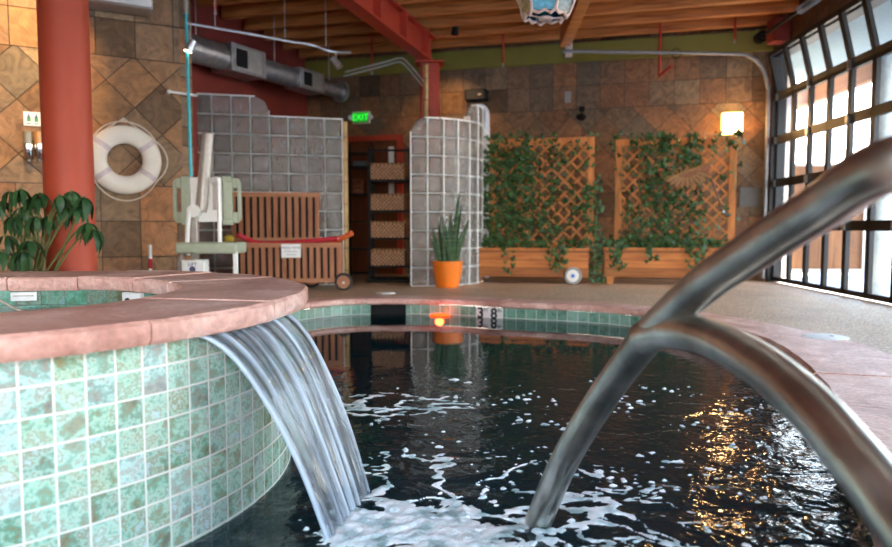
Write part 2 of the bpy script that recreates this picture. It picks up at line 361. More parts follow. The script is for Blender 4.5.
# ------------------------------------------------------------------ room plan
R0=(4.17,-1.8);R1=(4.95,10.9);R2=(-2.52,13.0);R3=(-3.6,9.0);R4=(-2.9,7.85);R5=(-6.5,5.82);R6=(-6.5,-1.8)
ROOM=[R0,R1,R2,R3,R4,R5,R6]
ZC=4.1
def wallframe(a,b):      # interior on local -Y, X runs a->b
    ang=math.atan2(b[1]-a[1],b[0]-a[0]);return Vector((a[0],a[1],0)),ang,math.hypot(b[0]-a[0],b[1]-a[1])
def wall(name,a,b,z0,z1,mat,t=.18,u0=0,u1=None,kind='structure'):
    o,ang,Ln=wallframe(a,b);mb=MB();mb.box(u0,Ln if u1 is None else u1,0,t,z0,z1)
    ob=mb.build(name,mat,smooth=False);ob.location=o;ob.rotation_euler=(0,0,ang);ob['kind']=kind;return ob
def onwall(a,b,px,py,off=0):     # point on wall plane (off metres in front), its u and z
    o,ang,Ln=wallframe(a,b);n=Vector((math.sin(ang),-math.cos(ang),0));r=ray(px,py);c=Vector((0,0,CAMZ))
    t=((o+n*off)-c).dot(n)/r.dot(n);p=c+r*t;u=(p-o).dot(Vector((math.cos(ang),math.sin(ang),0)));return p,u,p.z,ang
wall('wall_back',R2,R1,0,ZC,M['slate_shaded'])
wall('wall_corner',R3,R2,0,ZC,M['redwall'],u0=.0)
wall('wall_return',R4,R3,0,ZC,M['slate_left']) if False else None
o_=wall('wall_return',R3,R4,0,ZC,M['slate_left'],t=.12)
wall('wall_left',R5,R4,0,ZC,M['slate_left'])
wall('wall_far_left',R6,R5,0,ZC,M['slate_left'])
# rear wall with one unseen window opening, placed and sized for light on the spa
for nm,u0,u1,z0,z1 in (('wall_rear',0,10.67,0,.5),('wall_rear_top',0,10.67,2.8,ZC),('wall_rear_pier',0,2.2,.5,2.8),('wall_rear_side',7.8,10.67,.5,2.8)):
    wall(nm,R0,R6,z0,z1,M['slate_left'],u0=u0,u1=u1)
# right wall: doors between piers.  u measured from R1 towards the camera
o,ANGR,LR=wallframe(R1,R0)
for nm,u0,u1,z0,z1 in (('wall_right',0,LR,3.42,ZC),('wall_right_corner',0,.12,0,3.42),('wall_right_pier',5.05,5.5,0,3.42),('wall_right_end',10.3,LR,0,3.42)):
    wall(nm,R1,R0,z0,z1,M['slate_shaded'],u0=u0,u1=u1)
# green beam band on back wall
ob=wall('trim_1',R2,R1,3.50,3.80,M['green'],t=.06);ob.location=ob.location+Vector((math.sin(ob.rotation_euler.z),-math.cos(ob.rotation_euler.z),0))*.06
# ceiling planks
mb=MB();mb.box(-9,9,-18,1.5,ZC,ZC+.06);c=mb.build('ceiling',M['ceil'],smooth=False);c['kind']='structure'
ANGB=math.atan2(-2.1,7.47);c.location=(0,12.5,0);c.rotation_euler=(0,0,ANGB)
# joists
def clipline(p,d):
    ts=[]
    for i in range(len(ROOM)):
        a=Vector(ROOM[i]);b=Vector(ROOM[(i+1)%len(ROOM)]);e=b-a
        den=d.x*e.y-d.y*e.x
        if abs(den)<1e-9: continue
        w=a-p;t=(w.x*e.y-w.y*e.x)/den;s=(w.x*d.y-w.y*d.x)/den
        if 0<=s<1: ts.append(t)
    ts.sort();return [(ts[i],ts[i+1]) for i in range(0,len(ts)-1,2)]
db=Vector((math.cos(ANGB),math.sin(ANGB)));nb=Vector((math.sin(ANGB),-math.cos(ANGB)))
orig=Vector((1.2,11.96))
ords=['nearest the stone back wall','second out from the back wall','third out from the back wall','fourth out from the back wall','fifth out from the back wall','sixth out from the back wall','seventh out from the back wall','eighth out from the back wall','ninth out from the back wall','tenth out from the back wall','eleventh out from the back wall','twelfth out from the back wall']
for i in range(12):
    p=orig+nb*(.35+i*.60)
    for t0,t1 in clipline(p,db):
        if t1-t0<1: continue
        mb=MB();mb.box(t0+.05,t1-.05,-.05,.05,3.80,ZC-.005);j=mb.build('timber_joist',M['joist'],smooth=False,bevel=.006)
        j.location=(p.x,p.y,0);j.rotation_euler=(0,0,ANGB);tag(j,'reddish timber ceiling joist, '+ords[i],'ceiling joist','timber joists under the plank ceiling')
# ------------------------------------------------------------------ pool
ZW=-.19; CT=.07
S=.86; SC=Vector((-2.42*S,3.38*S)); SR=1.725*S; RW=1.66*S-.03; SRi=1.07*S; ZS=CAMZ-.32*S; ST=.085*S
ctrl=[(-2.1,4.4),(-2.0,5.4),(-1.92,6.5),(-1.66,7.5),(-1.32,8.0),(-.93,8.2),(-.48,8.22),(.16,8.1),(.67,7.85),(1.25,7.62),(1.72,7.35),(2.12,6.9),(2.32,6.3),(2.40,5.6),(2.36,4.95),(2.03,3.75),(1.68,2.95),(1.34,2.2),(1.0,1.6),(.6,1.32),(-.2,1.25),(-1.1,1.3),(-1.75,1.6),(-2.1,2.3),(-2.15,3.3)]
def spline(c,n=8):
    out=[];m=len(c)
    for i in range(m):
        p0,p1,p2,p3=[Vector(c[(i+k)%m]) for k in (-1,0,1,2)]
        for k in range(n):
            t=k/n;out.append(.5*((2*p1)+(-p0+p2)*t+(2*p0-5*p1+4*p2-p3)*t*t+(-p0+3*p1-3*p2+p3)*t**3))
    return out
loop=spline(ctrl);NL=len(loop)
def nrm(i):
    t=(loop[(i+1)%NL]-loop[i-1]).normalized();return Vector((-t.y,t.x))   # clockwise loop: outward = left
area=sum(loop[i].x*loop[(i+1)%NL].y-loop[(i+1)%NL].x*loop[i].y for i in range(NL))
sgn=-1 if area>0 else 1
def wid(p):
    if p.x>1.2 and p.y<6.6: return .42+.22*min(1,(6.6-p.y)/1.6)
    return .40
outer=[loop[i]+nrm(i)*sgn*wid(loop[i]) for i in range(NL)]
# arc length
S_=[0]
for i in range(NL): S_.append(S_[-1]+(loop[(i+1)%NL]-loop[i]).length)
# coping slabs: groups of spline steps with thin joints
import bmesh
def ring_slabs(inn,out,z1,t,cuts,closed=True,gap=.004,lip=.02,jit=None):
    mb=MB();n=len(inn)
    for ci in range(len(cuts)-(0 if closed else 1)):
        a=cuts[ci];b=cuts[(ci+1)%len(cuts)]
        if b<=a:b+=n
        idx=[k%n for k in range(a,b+1)]
        pi=[inn[k] for k in idx];po=[out[k] for k in idx];dz=R.uniform(-.004,.004)
        # pull ends in by the joint
        for lst in (pi,po):
            d=(lst[1]-lst[0]).normalized();lst[0]=lst[0]+d*gap
            d=(lst[-2]-lst[-1]).normalized();lst[-1]=lst[-1]+d*gap
        m=len(pi);vs=[]
        for k in range(m):
            w=mnoise.noise(Vector((pi[k].x*9,pi[k].y*9,z1)))*.010
            e=(pi[k]-po[k]).normalized()
            q=pi[k]+e*w;q2=pi[k]+e*(w-lip)
            w2=mnoise.noise(Vector((po[k].x*7,po[k].y*7,z1)))*.010
            qo=po[k]-e*w2;qo2=po[k]-e*(w2-lip)
            z=z1+dz
            vs+=[(q2.x,q2.y,z),(q.x,q.y,z-lip),(q.x,q.y,z-t*.75),(q2.x,q2.y,z-t),(qo2.x,qo2.y,z-t),(qo.x,qo.y,z-t*.75),(qo.x,qo.y,z-lip),(qo2.x,qo2.y,z)] if True else []
        fs=[]
        for k in range(m-1):
            for c_ in range(8):
                c2=(c_+1)%8;fs.append((k*8+c_,k*8+c2,(k+1)*8+c2,(k+1)*8+c_))
        fs.append(tuple(range(8))[::-1]);fs.append(tuple((m-1)*8+c_ for c_ in range(8)))
        mb.add(vs,fs)
    return mb
def fixn(o):
    bm=bmesh.new();bm.from_mesh(o.data);bmesh.ops.recalc_face_normals(bm,faces=bm.faces);bm.to_mesh(o.data);bm.free();return o
cuts=[];last=-9
for i in range(NL):
    if S_[i]-last>.62+.2*((i*37)%5)/5: cuts.append(i);last=S_[i]
mb=ring_slabs(loop,outer,0.006,CT,cuts);ob=fixn(mb.build('pool_coping',M['coping']));tag(ob,'red sandstone coping slabs around the pool edge','pool coping',kind='structure')
# coping bed (mortar under joints)
mb=MB();vs=[];fs=[]
for i in range(NL):
    a=loop[i]+nrm(i)*sgn*.03;b=outer[i]+nrm(i)*sgn*.03;vs+=[(a.x,a.y,-.012),(b.x,b.y,-.002),(b.x,b.y,-.062),(a.x,a.y,-.062)]
for i in range(NL):
    j=(i+1)%NL
    for k in range(4):
        k2=(k+1)%4;fs.append((i*4+k,i*4+k2,j*4+k2,j*4+k))
mb.add(vs,fs);mort=simple('grey mortar bed',(.36,.32,.29),.9);ob=fixn(mb.build('trim_2',mort,smooth=False));ob['kind']='structure'
# deck with hole
bm=bmesh.new()
rect=[(4.98,-4.2),(4.98,13.2),(-7,13.2),(-7,-4.2)]
rect=[(4.25,-1.9),(5.05,11.0),(-2.5,13.15),(-6.6,13.15),(-6.6,-1.9)]
vo=[bm.verts.new((x,y,0)) for x,y in rect];vi=[bm.verts.new((p.x,p.y,0)) for p in outer]
es=[bm.edges.new((vo[i],vo[(i+1)%len(vo)])) for i in range(len(vo))]+[bm.edges.new((vi[i],vi[(i+1)%NL])) for i in range(NL)]
bmesh.ops.triangle_fill(bm,use_beauty=True,use_dissolve=False,edges=es)
bmesh.ops.recalc_face_normals(bm,faces=bm.faces)
for f in bm.faces:
    if f.normal.z<0: f.normal_flip()
me=bpy.data.meshes.new('floor');bm.to_mesh(me);bm.free();me.materials.append(M['deck']);fl=bpy.data.objects.new('floor',me);COL.objects.link(fl);fl['kind']='structure'
# pool walls (waterline tile + plaster below), with a skimmer mouth left open in the far wall
skA,skB=G(372,303,-.02).x,G(402,303,-.02).x
lp2=[loop[i]+nrm(i)*sgn*.03 for i in range(NL)]
mseg=[i for i in range(NL) if lp2[i].y>7.6 and skA-.02<(lp2[i].x+lp2[(i+1)%NL].x)/2<skB+.02]
skA=min(min(lp2[i].x,lp2[(i+1)%NL].x) for i in mseg);skB=max(max(lp2[i].x,lp2[(i+1)%NL].x) for i in mseg)
mb=MB();uv=[];mb2=MB()
for i in range(NL):
    j=(i+1)%NL;a,b=lp2[i],lp2[j]
    mouth=i in mseg
    za=-CT+.004
    if mouth: za=-.26
    mb.add([(a.x,a.y,za),(b.x,b.y,za),(b.x,b.y,-.34),(a.x,a.y,-.34)],[(0,1,2,3)]);uv+=[(S_[i],za),(S_[i+1],za),(S_[i+1],-.34),(S_[i],-.34)]
    mb2.add([(a.x,a.y,-.34),(b.x,b.y,-.34),(b.x,b.y,-1.25),(a.x,a.y,-1.25)],[(0,1,2,3)])
ob=mb.build('wall_pool_tile',M['pooltile'],smooth=False,uv=uv);ob['kind']='structure'
mb2.add([(p.x,p.y,-1.25) for p in lp2],[tuple(range(NL))]);ob=mb2.build('wall_pool_basin',M['plaster'],smooth=False);ob['kind']='structure'
# skimmer box
skc=(skA+skB)/2;t=thing('pool_skimmer','dark skimmer mouth in the far pool wall under the coping','skimmer',(skc,8.25,0),.02)
mb=MB();w=(skB-skA)/2-.004
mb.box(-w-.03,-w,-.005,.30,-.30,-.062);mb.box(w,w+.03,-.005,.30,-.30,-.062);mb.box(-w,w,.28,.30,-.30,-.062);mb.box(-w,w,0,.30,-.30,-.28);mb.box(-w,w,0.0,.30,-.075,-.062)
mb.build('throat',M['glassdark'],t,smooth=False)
# water surface
m,nt,b,a,tc=water('dark rippled pool water',(.008,.038,.050),.45,.1,4.6)
a2=N(nt,'ShaderNodeTexNoise');a2.inputs['Scale'].default_value=17;a2.inputs['Detail'].default_value=2.5;a2.inputs['Distortion'].default_value=.5;L(nt,tc.outputs['Object'],a2.inputs['Vector'])
dist=N(nt,'ShaderNodeVectorMath',operation='DISTANCE');L(nt,tc.outputs['Object'],dist.inputs[0]);dist.inputs[1].default_value=(1.15,1.9,ZW)
fall=N(nt,'ShaderNodeMapRange');L(nt,dist.outputs['Value'],fall.inputs[0]);fall.inputs[1].default_value=.8;fall.inputs[2].default_value=3.9;fall.inputs[3].default_value=.85;fall.inputs[4].default_value=.014
h=math_(nt,'MULTIPLY',math_(nt,'ADD',a.outputs['Fac'],math_(nt,'MULTIPLY',a2.outputs['Fac'],.22)),fall.outputs[0])
bump(nt,b,h,1.0,.030);M['water']=m
mb=MB();mb.add([(p.x,p.y,ZW) for p in lp2],[tuple(range(NL))]);ob=mb.build('pool_water',M['water'],smooth=False);fixn(ob);tag(ob,'dark rippled water filling the pool','water',kind='structure')
if ob.data.polygons[0].normal.z<0: ob.data.flip_normals()
# depth marker tiles
def nearest_loop(p): return min(range(NL),key=lambda i:(loop[i]-Vector(p)).length)
pm=G(488,302,0);i=nearest_loop((pm.x,pm.y));tt=(loop[(i+1)%NL]-loop[i-1]).normalized()
if tt.x<0: tt=-tt
am=math.atan2(tt.y,tt.x);nn=Vector((math.sin(am),-math.cos(am)))
mp_=lp2[i]+nn*.006
t=thing('depth_marker','white tile depth marker reading 3 FT 8 IN on the far pool wall','depth marker',(mp_.x,mp_.y,0),am)
for k,(x0,big,sm) in enumerate(((-.166,'3','FT'),(.002,'8','IN'))):
    mb=MB();mb.box(x0,x0+.164,-.004,.006,-.068-.16,-.068);tl=mb.build('marker_tile',M['paper'],t,smooth=False)
    text('numeral',big,.165,M['blackink'],tl,(x0+.058,-.006,-.068-.074),bold=.0045)
    text('unit_letters',sm,.052,M['blackink'],tl,(x0+.128,-.006,-.068-.035))
# red pool light
pl=P(441,318,8.0);i=nearest_loop((pl.x,8.15));c_=lp2[i]
t=thing('pool_lamp','glowing red lamp at the waterline of the far pool wall','pool light',(c_.x,c_.y-.02,ZW-.012))
MB().cyl((0,.03,-.05),(0,-.02,-.05),.05,.04).build('housing',M['alu'],t);MB().sphere((0,-.02,.022),.06,2.0,.5,.28).build('lens',M['redlens'],t)
ld=bpy.data.lights.new('pool_lamp_light','POINT');ld.energy=1.6;ld.color=(1,.10,.02);ld.shadow_soft_size=.05;lo=bpy.data.objects.new('pool_lamp_light',ld);COL.objects.link(lo);lo.parent=t;lo.location=(0,-.22,.05)
# ------------------------------------------------------------------ raised spa
NS=144
def circ(r,n=NS): return [SC+Vector((math.cos(2*PI*k/n),math.sin(2*PI*k/n)))*r for k in range(n)]
spa=thing('raised_spa','round raised spa with mottled green tile wall and red sandstone rim','hot tub',(0,0,0))
def cylwall(r,z0,z1,off=0,n=NS):
    mb=MB();uv=[]
    for k in range(n):
        a0=2*PI*k/n;a1=2*PI*(k+1)/n
        for a_ in (a0,a1): pass
        p0=SC+Vector((math.cos(a0),math.sin(a0)))*r;p1=SC+Vector((math.cos(a1),math.sin(a1)))*r
        mb.add([(p0.x,p0.y,z0),(p1.x,p1.y,z0),(p1.x,p1.y,z1),(p0.x,p0.y,z1)],[(0,1,2,3)]);uv+=[(a0*r,z0-off),(a1*r,z0-off),(a1*r,z1-off),(a0*r,z1-off)]
    return mb,uv
mb,uv=cylwall(RW,-1.2,ZS-ST+.002,ZS-ST);o=mb.build('tile_wall',M['spatile'],spa,smooth=False,uv=uv)
bm=bmesh.new();bm.from_mesh(o.data);bmesh.ops.remove_doubles(bm,verts=bm.verts,dist=1e-4)
for f in bm.faces:f.smooth=True
bm.to_mesh(o.data);bm.free()
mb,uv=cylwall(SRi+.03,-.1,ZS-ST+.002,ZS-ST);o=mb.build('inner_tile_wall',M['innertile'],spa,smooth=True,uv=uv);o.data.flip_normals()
mb=MB();mb.add([(p.x,p.y,-.08) for p in circ(SRi+.05)],[tuple(range(NS))]);mb.build('basin_floor',M['plaster'],spa,smooth=False)
ang0=[]
inn=[SC+Vector((math.cos(2*PI*k/NS),math.sin(2*PI*k/NS)))*SRi for k in range(NS)];outc=circ(SR)
cuts=[k for k in range(5,NS,9)]
cuts=[110,120,130,139,6,16,25,34,43,53,63,72,82,91,101]
cuts=sorted(c_%NS for c_ in cuts)
mb=ring_slabs(inn,outc,ZS,ST,cuts,gap=.003,lip=.012);o=fixn(mb.build('coping_rim',M['coping'],spa))
mb=MB();vs=[];fs=[]
for k in range(NS):
    e=(outc[k]-SC).normalized();a_=SC+e*(SRi+.02);b_=SC+e*(SR-.02);vs+=[(a_.x,a_.y,ZS-.010),(b_.x,b_.y,ZS-.010),(b_.x,b_.y,ZS-ST),(a_.x,a_.y,ZS-ST)]
for k in range(NS):
    for c_ in range(4): fs.append((k*4+c_,k*4+(c_+1)%4,((k+1)%NS)*4+(c_+1)%4,((k+1)%NS)*4+c_))
mb.add(vs,fs);fixn(mb.build('mortar_bed',simple('pale joint mortar',(.40,.30,.26),.9),spa,smooth=False))
m,nt,b,a,tc=water('clear spa water',(.55,.7,.68),.9,.1,9);bump(nt,b,a.outputs['Fac'],.5,.02);M['spawater']=m
ZSW=ZS-ST-.095
mb=MB();mb.add([(p.x,p.y,ZSW) for p in circ(SRi+.028)],[tuple(range(NS))]);o=mb.build('spa_water',M['spawater'],smooth=False);tag(o,'clear water inside the round raised spa','water',kind='structure')
# things on the spa inner wall
def spain(px,z):          # point on the far inner wall behind pixel column px
    r=ray(px,290);d=Vector((r.x,r.y)).normalized();o2=-SC;bq=d.dot(o2);cq=o2.length_squared-(SRi+.03)**2;tq=-bq+math.sqrt(bq*bq-cq);p=d*tq;e=(p-SC).normalized();return Vector((p.x,p.y,z)),math.atan2(e.y,e.x)-PI/2
p,a_=spain(24,ZS-ST-.03);t=thing('skimmer_plate','cream skimmer plate on the green inner wall of the spa','skimmer plate',p,a_)
MB().box(-.065,.065,-.012,0,-.028,.02).build('plate',M['cover'],t,bevel=.003);MB().box(-.05,.05,-.014,-.012,-.004,.004).build('slot',M['grey'],t)
p,a_=spain(136,ZS-ST-.035);t=thing('outlet_box','white outlet box with black round port inside the spa rim','outlet box',p,a_)
MB().box(-.075,.065,-.03,0,-.06,.03).build('casing',M['white'],t,bevel=.004);MB().cyl((-.03,-.034,-.02),(-.03,-.028,-.02),.022).build('port',M['black'],t)
# tether cord across the spa
a1=P(-14,293,3.75);a2_=P(40,306.5,3.35);a2_.z=ZSW+.004
cord=MB().tube([a1,a1.lerp(a2_,.5)+Vector((0,0,-.01)),a2_],.006,8);t=thing('tether_cord','pale cord with end knob trailing into the spa water','cord',(0,0,0));cord.build('cord_line',M['rope'],t);MB().sphere(a2_,.016).build('end_knob',M['rope'],t)
# ------------------------------------------------------------------ waterfall
m,nt,b=newmat('falling water sheet');tc=N(nt,'ShaderNodeTexCoord');mp=N(nt,'ShaderNodeMapping');mp.inputs['Scale'].default_value=(20,.7,1);L(nt,tc.outputs['UV'],mp.inputs[0])
nz=N(nt,'ShaderNodeTexNoise');nz.inputs['Scale'].default_value=1;nz.inputs['Detail'].default_value=4;L(nt,mp.outputs[0],nz.inputs['Vector'])
b.inputs['Base Color'].default_value=(.80,.88,.95,1);b.inputs['Roughness'].default_value=.06;b.inputs['IOR'].default_value=1.33;b.inputs['Transmission Weight'].default_value=.96
bump(nt,b,nz.outputs['Fac'],1.0,.020)
df=N(nt,'ShaderNodeBsdfDiffuse');df.inputs[0].default_value=(.70,.84,1.0,1)  # blue-white diffuse streaks paint in reflected light as well as aerated water
rr=ramp(nt,[(.40,(.02,.02,.02)),(.52,(.18,.18,.18)),(.66,(.70,.70,.70))]);L(nt,nz.outputs['Fac'],rr.inputs[0])
mx=N(nt,'ShaderNodeMixShader');spx=N(nt,'ShaderNodeSeparateXYZ');L(nt,tc.outputs['UV'],spx.inputs[0]);ed=math_(nt,'MULTIPLY',math_(nt,'MAXIMUM',math_(nt,'SUBTRACT',math_(nt,'ABSOLUTE',math_(nt,'SUBTRACT',spx.outputs[0],.3)),.272),0),16);L(nt,math_(nt,'MINIMUM',math_(nt,'ADD',rr.outputs[0],ed),.9),mx.inputs[0]);L(nt,b.outputs[0],mx.inputs[1]);L(nt,df.outputs[0],mx.inputs[2]);L(nt,mx.outputs[0],nt.nodes['Material Output'].inputs[0]);M['fall']=m
zl=ZS-ST-.004
lipA=G(204,337,zl);lipB=G(291,313,zl);landA=G(326,541,ZW);landB=G(367,491,ZW)
def fallpt(u,v):   # u across, v 0..1 down
    a_=lipA.lerp(lipB,u);c2=SC+((Vector((a_.x,a_.y))-SC).normalized())*(RW+.0)
    a_=Vector((c2.x,c2.y,zl));l=landA.lerp(landB,u)
    hfrac=(.10*v+.90*v) ;z=zl+(ZW-zl)*(v**1.9)
    p=Vector((a_.x+(l.x-a_.x)*hfrac,a_.y+(l.y-a_.y)*hfrac,z))
    rg=.004*mnoise.noise(Vector((u*22,v*1.2,7)))*v+.012*mnoise.noise(Vector((u*9,v*2.2,3)))*(.3+v)
    dd=(Vector((l.x,l.y,0))-Vector((a_.x,a_.y,0))).normalized();return p+dd*rg
NU,NV=60,44;mb=MB();vs=[];uv=[];fs=[]
for j in range(NV+1):
    for i in range(NU+1): vs.append(fallpt(i/NU,j/NV*1.02));uv.append((i/NU*.6,j/NV))
for j in range(NV):
    for i in range(NU): k=j*(NU+1)+i;fs.append((k,k+1,k+NU+2,k+NU+1))
mb.add(vs,fs);o=mb.build('waterfall',M['fall'],uv=uv);so=o.modifiers.new('sheet','SOLIDIFY');so.thickness=.012
tag(o,'smooth sheet of water pouring from the spa spillway into the pool','waterfall')
# foam
landM=(landA+landB)/2
def foam_grid(x0,x1,y0,y1,st,fn,name,label):
    nx=int((x1-x0)/st);ny=int((y1-y0)/st);H={}
    val=[[fn(x0+i*st,y0+j*st) for i in range(nx+1)] for j in range(ny+1)]
    ids={};vs=[];fs=[]
    for j in range(ny):
        for i in range(nx):
            q=(val[j][i],val[j][i+1],val[j+1][i+1],val[j+1][i])
            if max(q)<=0: continue
            f=[]
            for (a_,b_) in ((j,i),(j,i+1),(j+1,i+1),(j+1,i)):
                if (a_,b_) not in ids:
                    v=val[a_][b_];ids[(a_,b_)]=len(vs);h=min(v,.5)
                    z=ZW+(.012*math.sqrt(h) if h>0 else max(h,-.5)*.05);vs.append((x0+b_*st,y0+a_*st,z+(mnoise.noise(Vector((b_*st*30,a_*st*30,0)))*.011*max(0,min(1,v*2)))))
                f.append(ids[(a_,b_)])
            fs.append(tuple(f))
    mb=MB();mb.add(vs,fs);return mb
fm,nt,b=newmat('white water foam');b.inputs['Base Color'].default_value=(.80,.86,.90,1);b.inputs['Roughness'].default_value=.5
tc=N(nt,'ShaderNodeTexCoord');vo_=N(nt,'ShaderNodeTexVoronoi');vo_.inputs['Scale'].default_value=90;L(nt,tc.outputs['Object'],vo_.inputs['Vector']);bump(nt,b,vo_.outputs['Distance'],.5,.006)
n_=N(nt,'ShaderNodeTexNoise');n_.inputs['Scale'].default_value=13;n_.inputs['Detail'].default_value=5;L(nt,tc.outputs['Object'],n_.inputs['Vector'])
r_=ramp(nt,[(.36,(.34,.47,.48)),(.50,(.78,.86,.88)),(.6,(.97,.98,.99))]);L(nt,n_.outputs['Fac'],r_.inputs[0]);L(nt,r_.outputs[0],b.inputs['Base Color']);M['foam']=fm
c0=Vector((landM.x,landM.y))
def insp(x,y): return (Vector((x,y))-SC).length<RW-.01
def foamf(x,y):
    if insp(x,y): return -.3
    p=Vector((x,y));u=((p-Vector((c0.x+.19,c0.y-.12)))); rr=math.hypot(u.x/ .34,u.y/.20)
    core=1.0-rr+.75*mnoise.fractal(Vector((x*9,y*11,1)),.7,2.0,5)-max(0,c0.x-.02-x)*7
    # swirl lace
    w=Vector((x*3.2+.5*mnoise.noise(Vector((x*3,y*3,5))),y*4.4+.6*mnoise.noise(Vector((x*3,y*3,9))),0))
    n1=abs(mnoise.fractal(w,1.0,2.0,4));ring=math.hypot((x-c0.x-.35)/1.15,(y-c0.y)/.85)
    lace=(.15-n1-.10*(.4+mnoise.noise(Vector((x*6,y*6,21)))))*3.0*max(0,1.05-ring)-.10*ring+.10*mnoise.noise(Vector((x*34,y*34,4)))-max(0,c0.x-x)*2
    n2=mnoise.noise(Vector((x*24,y*24,3)))*(.5+mnoise.noise(Vector((x*3.1,y*3.7,8))))*1.5+.3*mnoise.noise(Vector((x*43,y*43,2)))-max(0,c0.x-x)*2
    region=math.hypot((x-.45)/1.5,(y-2.75)/1.5)
    fleck=n2-.40-.16*region
    return max(core,lace,fleck)
mb=foam_grid(-.75,1.9,2.05,4.8,.0095,foamf,'',None)
o=mb.build('water_foam',M['foam']);tag(o,'white foam and floating flecks spreading from the foot of the waterfall','foam',kind='stuff')
def foamf2(x,y):
    if insp(x,y): return -.3
    cx,cy=P(380,405,3.9).x,4.05
    rr=math.hypot((x-cx-.0)/.55,(y-cy)/.34);w=Vector((x*4,y*6.5,4))
    return (.15-abs(mnoise.fractal(w,1,2,4)))*3*max(0,1.15-rr)-.06-.02*rr+.09*mnoise.noise(Vector((x*30,y*30,4)))
mb=foam_grid(-.9,.6,3.62,4.9,.013,foamf2,'',None)
o=mb.build('water_foam',M['foam']);tag(o,'thin curl of foam on the water just right of the spa wall beyond the waterfall','foam',kind='stuff')
# ------------------------------------------------------------------ handrails
def smoothpath(pts,n=10):
    out=[];m=len(pts)
    for i in range(m-1):
        p0=Vector(pts[max(i-1,0)]);p1=Vector(pts[i]);p2=Vector(pts[i+1]);p3=Vector(pts[min(i+2,m-1)])
        for k in range(n):
            t=k/n;out.append(.5*((2*p1)+(-p0+p2)*t+(2*p0-5*p1+4*p2-p3)*t*t+(-p0+3*p1-3*p2+p3)*t**3))
    out.append(Vector(pts[-1]));return out
rail=thing('pool_handrail','large curved stainless steel handrail forking out of the water in the foreground','handrail',(0,0,0))
A=[P(505,580,2.52),P(537,524,2.42),P(565,460,2.27),P(602,398,2.15),P(647,338,1.95),P(700,288,1.73),P(760,246,1.52),P(826,204,1.32),P(900,162,1.14)]
A[0].z=-.45;A[0].x=A[1].x-.06;A[0].y=2.58
tail=[Vector((.93,1.0,.985)),Vector((1.03,.86,.93)),Vector((1.08,.77,.75)),Vector((1.09,.74,.4)),Vector((1.09,.74,.0))]
MB().tube(smoothpath(A+tail),.046,28).build('main_tube',M['steel'],rail)
Bp=[P(643,338,1.95),P(668,331,1.86),P(704,336,1.71),P(753,360,1.50),P(806,403,1.29),P(852,455,1.15),P(893,509,1.06),P(928,566,.99)]
Bp+=[Vector((.715,.945,.20)),Vector((.72,.94,.0))]
MB().tube(smoothpath(Bp),.046,28).build('lower_branch',M['steel'],rail)
MB().cyl((1.09,.74,.002),(1.09,.74,.03),.07,.05).build('deck_flange',M['steel'],rail);MB().cyl((.72,.94,.012),(.72,.94,.035),.07,.05).build('deck_flange',M['steel'],rail)
# ------------------------------------------------------------------ red column and left side
pc=P(71.5,250,5.55)
o=MB().tube([(0,0,0),(0,0,.02),(0,0,ZC-.01)],[.178,.178,.178],40).build('red_column',M['redpaint']);o.location=(pc.x,pc.y,0);tag(o,'thick round red painted column behind the spa rim','column')
# life ring
p,u,z,ANGL=onwall(R5,R4,125,160,.07)
t=thing('life_ring','white ring lifebuoy with lilac bands and rope on the slate wall','life ring',p,ANGL)
kx=math.cos(ANGL)
MB().torus((0,0,0),.265,.095,seg=48,s2=16).build('ring_body',M['buoy'],t).scale=(1.0,.62,1)
for q in (35,145,215,325):
    a_=math.radians(q);c_=Vector((.265*math.cos(a_),0,.265*math.sin(a_)));d=Vector((-math.sin(a_),0,math.cos(a_)))
    o=MB().tube([c_-d*.026,c_+d*.026],.099,18,caps=False).build('band',M['band'],t);o.scale=(1,.64,1)
rp=[]
for k in range(49):
    q=2*PI*k/48;a_=q+math.radians(35);s_=abs(math.sin((a_-math.radians(35))*2)) if False else 0
    f=(math.degrees(a_)%360);segs=[35,145,215,325,395]
    for w in range(4):
        if segs[w]<=f+(360 if f<35 else 0)<segs[w+1]: ff=(f+(360 if f<35 else 0)-segs[w])/(segs[w+1]-segs[w]);break
    sag=math.sin(ff*PI)*(.05 if w in(1,3) else .03)
    rp.append(((.368+sag)*math.cos(a_),-.02,(.368+sag)*math.sin(a_)-(.03*math.sin(ff*PI) if w==2 else 0)))
MB().tube(rp[:-1],.008,6,closed=True).build('grab_rope',M['rope'],t)
MB().tube([(-.30,-.01,.22),(-.02,-.01,.42),(.0,-.01,.425),(.30,-.01,.22)],.007,6).build('hanging_cord',M['rope'],t)
MB().cyl((-.005,.07,.425),(-.005,-.03,.425),.012).build('wall_hook',M['alu'],t)
